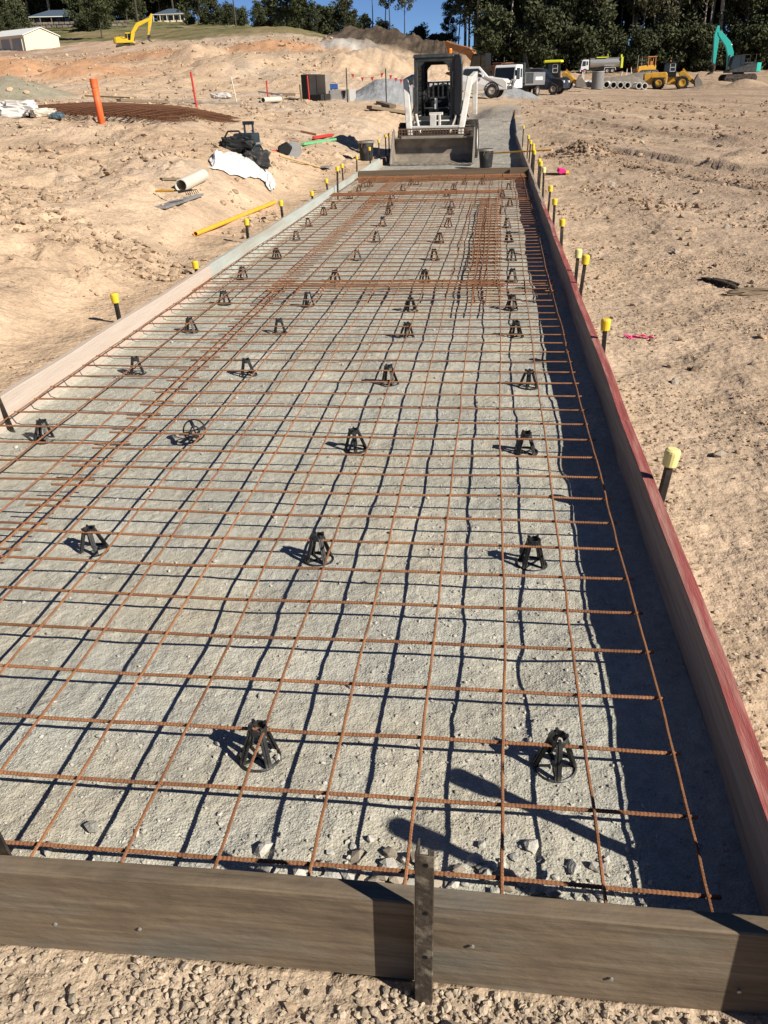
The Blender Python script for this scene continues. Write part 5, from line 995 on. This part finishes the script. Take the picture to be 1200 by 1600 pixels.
# tape, wood pieces and a dropped stake on the right field
a = (.47, 4.13); t = thing('marking_tape', 'scrap of bright pink marking tape on the dirt', 'tape', (a[0], a[1], hz(*a)))
mb = MB()
for k in range(9):
    p = Vector((-.08+k*.02, random.uniform(-.02, .02), random.uniform(.004, .02))); mb.box(p, (.05, .02, .002), (random.uniform(-.6, .6), random.uniform(-.5, .5), random.uniform(-1, 1)))
mb.build('ribbon', 'pink_tape', t)
mat('bark', (.07, .05, .038), (.03, .024, .02), rough=.95, scale=12, bump=.6)
for (p_, q_, w_, m_, lb_, sd_) in ((gp(1104, 438, 3, 9), gp(1150, 451, 3, 9), .10, 'bark', 'dark piece of wood lying on the field, farther of two', 41), (gp(1135, 463, 3, 9), (2.0, 5.45), .08, 'old_wood', 'brown splintered wood at the right picture edge, nearer of two', 43)):
    mx_, my_ = (p_[0]+q_[0])/2, (p_[1]+q_[1])/2; L_ = math.hypot(q_[0]-p_[0], q_[1]-p_[1]); tb = bag('bark_piece', lb_, 'wood', (mx_, my_, hz(mx_, my_)-.01), (L_, w_, .05), m_, math.atan2(q_[1]-p_[1], q_[0]-p_[0]), sd_); tb.children[0].name = 'splintered_wood'
t = lying('form_stake', 'dropped dark stake with yellow cap and pink tape lying beside the boards', 'stake', gp(852, 274, 8, 16), gp(884, 274, 8, 16), .04, .04, 'stake_steel')
MB().lathe([(0, -.04), (.035, -.04), (.035, .04), (0, .04)], 10, axis='x').build('cap', 'cap_yellow', t, loc=Vector((*gp(885, 273, 8, 16), 0))-Vector((t.location.x, t.location.y, -.01))); MB().box((0.1, 0, .05), (.13, .1, .06), (.3, .2, .4)).build('pink_tape', 'pink_tape', t)

# ------------------------------------------------------------------ shed and houses on the hill
def place(u, v, y): p = ray_at(u, v, y); return (float(p[0]), y, float(p[2]))
x, y, z = place(68, 79, 150); t = thing('shed', 'cream shed with white roof and open bays at the left edge', 'shed', (x, y, z), math.radians(20))
MB().prism([(-4.5, -.8), (4.5, -.8), (4.5, 2.9), (0, 4.3), (-4.5, 2.9)], -.1, 0, 'y').build('gable_wall', 'wall_cream', t)
t2 = MB(); t2.bb((-4.5, .0, -.8), (-4.4, 14, 2.9)); t2.bb((4.4, 0, -.8), (4.5, 14, 2.9)); t2.bb((-4.4, 13.9, -.8), (4.4, 14, 3.0)); t2.build('side_wall', 'wall_cream', t)
MB().prism([(-4.9, 2.85), (0, 4.45), (4.9, 2.85), (4.9, 2.98), (0, 4.6), (-4.9, 2.98)], -.4, 14.3, 'y').build('roof', 'roof_white', t)
t.rotation_euler = (0, 0, math.radians(62)); t.scale = (.74,)*3
for k in range(3):
    d = MB().bb((-4.56, 1.0+k*4.2, 0), (-4.50, 4.4+k*4.2, 2.4)).build('roller_door', 'door_grey', t); MB().bb((-4.60, .75+k*4.2, 0), (-4.50, 1.0+k*4.2, 2.5)).build('door_post', 'roof_white', d)
def house(label, loc, rz, w, d, roof_m, wall_m, verandah=True, sc=1.0):
    t = thing('house', label, 'house', loc, rz); t.scale = (sc,)*3
    MB().bb((-w/2, -d/2, -1.5), (w/2, d/2, 2.7)).build('wall', wall_m, t)
    rf = MB(); e = 1.6; h = 2.2; v = [(-w/2-e, -d/2-e, 2.6), (w/2+e, -d/2-e, 2.6), (w/2+e, d/2+e, 2.6), (-w/2-e, d/2+e, 2.6), (-w/2+d/2, 0, 2.6+h), (w/2-d/2, 0, 2.6+h)]
    rf.add(v, [(0, 1, 5, 4), (1, 2, 5), (2, 3, 4, 5), (3, 0, 4), (3, 2, 1, 0)]); r = rf.build('roof', roof_m, t); MB().bb((-w/2-e, -d/2-e-.1, 2.42), (w/2+e, -d/2-e, 2.62)).build('gutter', 'roof_white', r)
    for k in range(5):
        xx = -w/2+w*(k+.5)/5; wi = MB().bb((xx-.8, -d/2-.05, .6), (xx+.8, -d/2+.05, 2.1)).build('window', 'glass_dark', t); MB().bb((xx-.9, -d/2-.08, .5), (xx+.9, -d/2-.051, .6)).build('sill', 'roof_white', wi)
    for k in range(6): xx = -w/2-e+.4+(w+2*e-.8)*k/5; MB().bb((xx-.12, -d/2-e+.1, -1.5), (xx+.12, -d/2-e+.34, 2.5)).build('verandah_post', wall_m if wall_m != 'wall_dark' else 'old_wood', t)
    return t
house('low house with blue-grey hipped roof among the trees', place(96, 42, 205), math.radians(16), 15, 9, 'roof_blue', 'wall_dark', sc=.68)
house('cream house with dark roof and posts at the forest edge', place(271, 35, 235), math.radians(8), 11, 8, 'roof_blue', 'wall_cream', sc=.62)
# retaining wall of stone on the hill below the house
x, y, z = place(110, 44, 190); t = thing('stone_wall', 'low stone retaining wall below the blue-roofed house', 'wall', (x, y, z), math.radians(14)); mb = MB()
for r_ in range(2):
    for k in range(22): MB().box((-12+k*1.1+.5*r_, 0, .3+r_*.6), (random.uniform(.85, 1.05), .7, random.uniform(.45, .58)), (0, 0, random.uniform(-.1, .1))).build('stone', 'stone_old', t, bevel=.08)

# ------------------------------------------------------------------ trees
def leaf_mat(name, c1, c2):
    m = mat(name, c1, c2, rough=.7, scale=.6, spec=.2, objrand=.25); return m
leaf_mat('leaf_dark', (.072, .080, .036), (.032, .039, .018)); leaf_mat('leaf_olive', (.120, .118, .060), (.058, .060, .030)); leaf_mat('leaf_bush', (.072, .080, .034), (.034, .042, .017))
mat('bark_grey', (.38, .33, .27), (.20, .17, .135), rough=.9, scale=2, stretch=(3, 3, .6), objrand=.3); mat('bark_dark', (.09, .075, .06), (.045, .038, .03), rough=.9, scale=2, stretch=(3, 3, .6), objrand=.2)
def leaves(centres, n, ls):
    C = np.repeat(centres[:, :3], n, 0); R = np.repeat(centres[:, 3], n); N = len(C)
    d = rng.normal(size=(N, 3)); d /= np.linalg.norm(d, axis=1)[:, None]; p = C+d*(R*rng.uniform(.25, 1.0, N)**.6)[:, None]*np.array([1, 1, .75])
    a = rng.normal(size=(N, 3)); a /= np.linalg.norm(a, axis=1)[:, None]; b_ = np.cross(a, rng.normal(size=(N, 3))); b_ /= np.linalg.norm(b_, axis=1)[:, None]
    s = ls*rng.uniform(.5, 1.3, N)[:, None]; V = np.stack([p-a*s, p+b_*s*.45, p+a*s, p-b_*s*.45], 1).reshape(-1, 3)
    return V, np.arange(N*4).reshape(-1, 4)
def tree_proto(h, trunk_r, crown_lo, spread, nb, nl, ls, leafm, barkm, sd, clump=1.3):
    random.seed(sd); tb_ = MB(); lean = (random.uniform(-.05, .05)*h, random.uniform(-.05, .05)*h)
    tp = [(lean[0]*(s**1.5)+.25*math.sin(s*5+sd)*s, lean[1]*(s**1.5)+.2*math.sin(s*4+sd*2)*s, h*s*.95) for s in [i/8 for i in range(9)]]
    tb_.tube(tp, [trunk_r*(1-.8*i/8) for i in range(9)], 7); cs = []
    for k in range(nb):
        s = crown_lo+(1-crown_lo)*(k+random.random())/nb; i = min(7, int(s*8)); fr = s*8-i; b0 = Vector(tp[i]).lerp(Vector(tp[i+1]), fr); a = k*2.4+random.uniform(-.5, .5); L = spread*random.uniform(.45, 1.0)*(1.15-.75*max(0, (s-crown_lo)/(1-crown_lo)))
        e = b0+Vector((math.cos(a)*L, math.sin(a)*L, L*random.uniform(.35, .9))); m_ = b0.lerp(e, .5)+Vector((0, 0, -.05*L)); tb_.tube([b0, m_, e], [trunk_r*.35*(1.1-s), trunk_r*.22*(1.1-s)+.02, .02], 5)
        for q in range(3): pp = b0.lerp(e, .55+.25*q); cs.append((pp.x+random.gauss(0, .5), pp.y+random.gauss(0, .5), pp.z+random.gauss(0, .4), clump*random.uniform(.6, 1.25)))
    cs.append((*tp[-1], clump)); V, Fq = leaves(np.array(cs), nl, ls)
    return tb_.mesh('trunk'), npmesh('crown', V, Fq, MATS[leafm]), barkm
PROT = {}
PROT['tall'] = [tree_proto(26, .34, .30, 4.6, 26, 95, .30, 'leaf_dark', 'bark_grey', 31, 1.5), tree_proto(29, .38, .36, 4.2, 24, 95, .30, 'leaf_olive', 'bark_grey', 32, 1.5), tree_proto(24, .30, .22, 4.6, 28, 95, .30, 'leaf_dark', 'bark_dark', 33, 1.55), tree_proto(27, .34, .26, 4.4, 26, 95, .30, 'leaf_olive', 'bark_dark', 34, 1.5)]
PROT['slim'] = [tree_proto(24, .26, .62, 3.0, 12, 46, .34, 'leaf_dark', 'bark_dark', 41, 1.1), tree_proto(21, .24, .55, 3.2, 13, 46, .34, 'leaf_olive', 'bark_dark', 42, 1.1)]
PROT['pale'] = [tree_proto(22, .20, .45, 2.6, 14, 40, .28, 'leaf_olive', 'bark_grey', 71, 1.0), tree_proto(24, .18, .5, 2.4, 12, 40, .28, 'leaf_dark', 'bark_grey', 72, 1.0)]
PROT['round'] = [tree_proto(11, .22, .22, 3.9, 20, 85, .32, 'leaf_bush', 'bark_dark', 51, 1.35), tree_proto(9, .2, .15, 3.4, 18, 85, .32, 'leaf_dark', 'bark_dark', 52, 1.3)]
PROT['bush'] = [tree_proto(4.5, .1, .04, 2.1, 14, 80, .26, 'leaf_bush', 'bark_dark', 61, 1.0), tree_proto(6.5, .12, .05, 2.5, 18, 80, .28, 'leaf_dark', 'bark_dark', 62, 1.2)]
for l in PROT.values():
    for tm, cm, bk_ in l: tm.materials.append(MATS[bk_])
random.seed(99)
def tree(kind, k, loc, sc, label, group=None, name='gum_tree', cat='tree'):
    tm, cm, _ = PROT[kind][k % len(PROT[kind])]; t = thing(name, label, cat, loc, random.uniform(0, 6.28), group); t.scale = (sc*random.uniform(.9, 1.1), sc*random.uniform(.9, 1.1), sc)
    link('trunk', tm, t); link('crown', cm, t); return t
def gz(x, y): return float(base_h(np.array([x]), np.array([y]))[0])-.3
LF = 'tall dark gum tree in the dense forest behind the machines'
row = [(168, 18), (176, 18), (185, 18), (195, 18), (207, 17)]
for r_, (yy, n) in enumerate(row):
    for k in range(n):
        u = 748+(k+.5*(r_ % 2)+random.uniform(-.35, .35))*34-r_*4; y = yy+random.uniform(-3, 3); x = gx(u, y)
        tree('tall', random.randrange(4), (x, y, gz(x, y)), random.uniform(.85, 1.15), LF, 'forest behind the machines')
for k in range(34): u = 755+k*18.5+random.uniform(-8, 8); y = 163+random.uniform(-3, 5); x = gx(u, y); tree('bush', k, (x, y, gz(x, y)), random.uniform(.8, 1.5), 'dark shrub under the forest behind the machines', 'forest undergrowth', 'shrub', 'shrub')
for k in range(30): u = 745+k*17+random.uniform(-6, 6); y = 166+random.uniform(-2, 8); x = gx(u, y); tree('pale', k, (x, y, gz(x, y)), random.uniform(.8, 1.1), 'pale-trunked slim gum at the front of the forest', 'pale trunks before the forest')
for k in range(27): u = -110+k*15.5+random.uniform(-5, 5); y = 238+random.uniform(-3, 14)+(12 if 225 < u < 310 else 0); x = gx(u, y); tree('round', k, (x, y, gz(x, y)), random.uniform(1.0, 1.5), 'dense dark tree in the wood behind the hillside houses', 'wood behind the houses')
for r_, (yy, n) in enumerate([(222, 12), (245, 14), (262, 13)]):
    for k in range(n):
        u = -110+(k+random.uniform(-.3, .3))*(31 if r_ < 2 else 34); y = yy+random.uniform(-5, 5)
        if (235 < u < 305 and y < 240) or u > 305: continue
        x = gx(u, y); p = ray_at(u, 38-.02*max(0, u), y)
        tree('tall', random.randrange(4), (x, y, max(gz(x, y), 0)), random.uniform(.75, 1.0), 'dark gum tree in the wood behind the hillside houses', 'wood behind the houses')
for k, u in enumerate((15, 35, 40, 52, 150, 160, 170, 8)): y = 178+k*2.2; x = gx(u, y); tree('bush', k, (x, y, gz(x, y)), random.uniform(.6, .9), 'green garden shrub on the lawn below the hillside house, '+ordn[sorted((15, 35, 40, 52, 150, 160, 170, 8)).index(u)]+' from the left', 'garden shrubs', 'shrub', 'shrub')
for k, (u, y, sc) in enumerate(((22, 192, .7), (44, 196, .6), (140, 195, .75), (158, 198, .8), (214, 222, .8), (232, 226, .7), (186, 215, .8))): x = gx(u, y); tree('round', k, (x, y, gz(x, y)), sc, 'leafy garden tree partly hiding the hillside houses, '+ordn[sorted((22, 44, 140, 158, 186, 214, 232)).index(u)]+' from the left', 'garden trees by the houses')
x = gx(172, 165); tree('round', 0, (x, 165, gz(x, 165)), .72, 'rounded dark tree between the shed and the yellow excavator')
for k in range(56): u = -110+k*11.2+random.uniform(-5, 5); y = (236 if u < 300 else 205)+random.uniform(-3, 12)+(14 if 225 < u < 310 else 0); x = gx(u, y); tree('bush', k, (x, y, gz(x, y)), random.uniform(.9, 1.5)*(1 if u < 300 else .45), 'dark shrub under the wood on the hill crest', 'hill crest undergrowth', 'shrub', 'shrub')
# trees on the skyline in the middle
SK = [(322, 200, 'round', .85), (345, 195, 'round', .62), (378, 176, 'slim', .60), (412, 200, 'round', .55), (432, 205, 'round', .60), (455, 180, 'round', 1.0), (474, 178, 'round', .72), (492, 190, 'round', .58), (508, 200, 'round', .55), (520, 195, 'bush', .9), (540, 185, 'round', .66), (556, 190, 'round', .58), (572, 196, 'round', .52), (547, 176, 'slim', .52), (585, 170, 'slim', .54), (603, 172, 'slim', .58), (612, 166, 'slim', .56), (634, 168, 'slim', .58), (640, 200, 'bush', .8), (658, 190, 'bush', .8), (677, 190, 'bush', .9), (715, 172, 'slim', .62), (700, 182, 'tall', .42), (732, 170, 'tall', .7), (690, 195, 'bush', 1.0), (742, 178, 'tall', .85), (622, 198, 'bush', .8), (600, 200, 'bush', .8)]
cnt = {}; ordn2 = ordn+['seventeenth', 'eighteenth']
SKL = {'round': 'rounded bushy tree on the skyline above the excavated slope', 'slim': 'slim bare-trunked gum tree against the blue sky', 'tall': 'tall leafy gum at the left end of the forest', 'bush': 'low shrub on the skyline behind the dark soil ridge'}
for k, (u, y, kd, sc) in enumerate(SK): x = gx(u, y); cnt[kd] = cnt.get(kd, 0)+1; tree(kd, k, (x, y, gz(x, y)), sc, SKL[kd]+', '+str(ordn2[sum(1 for q in SK if q[2] == kd and q[0] < u)])+' from the left', 'skyline %s trees' % kd)
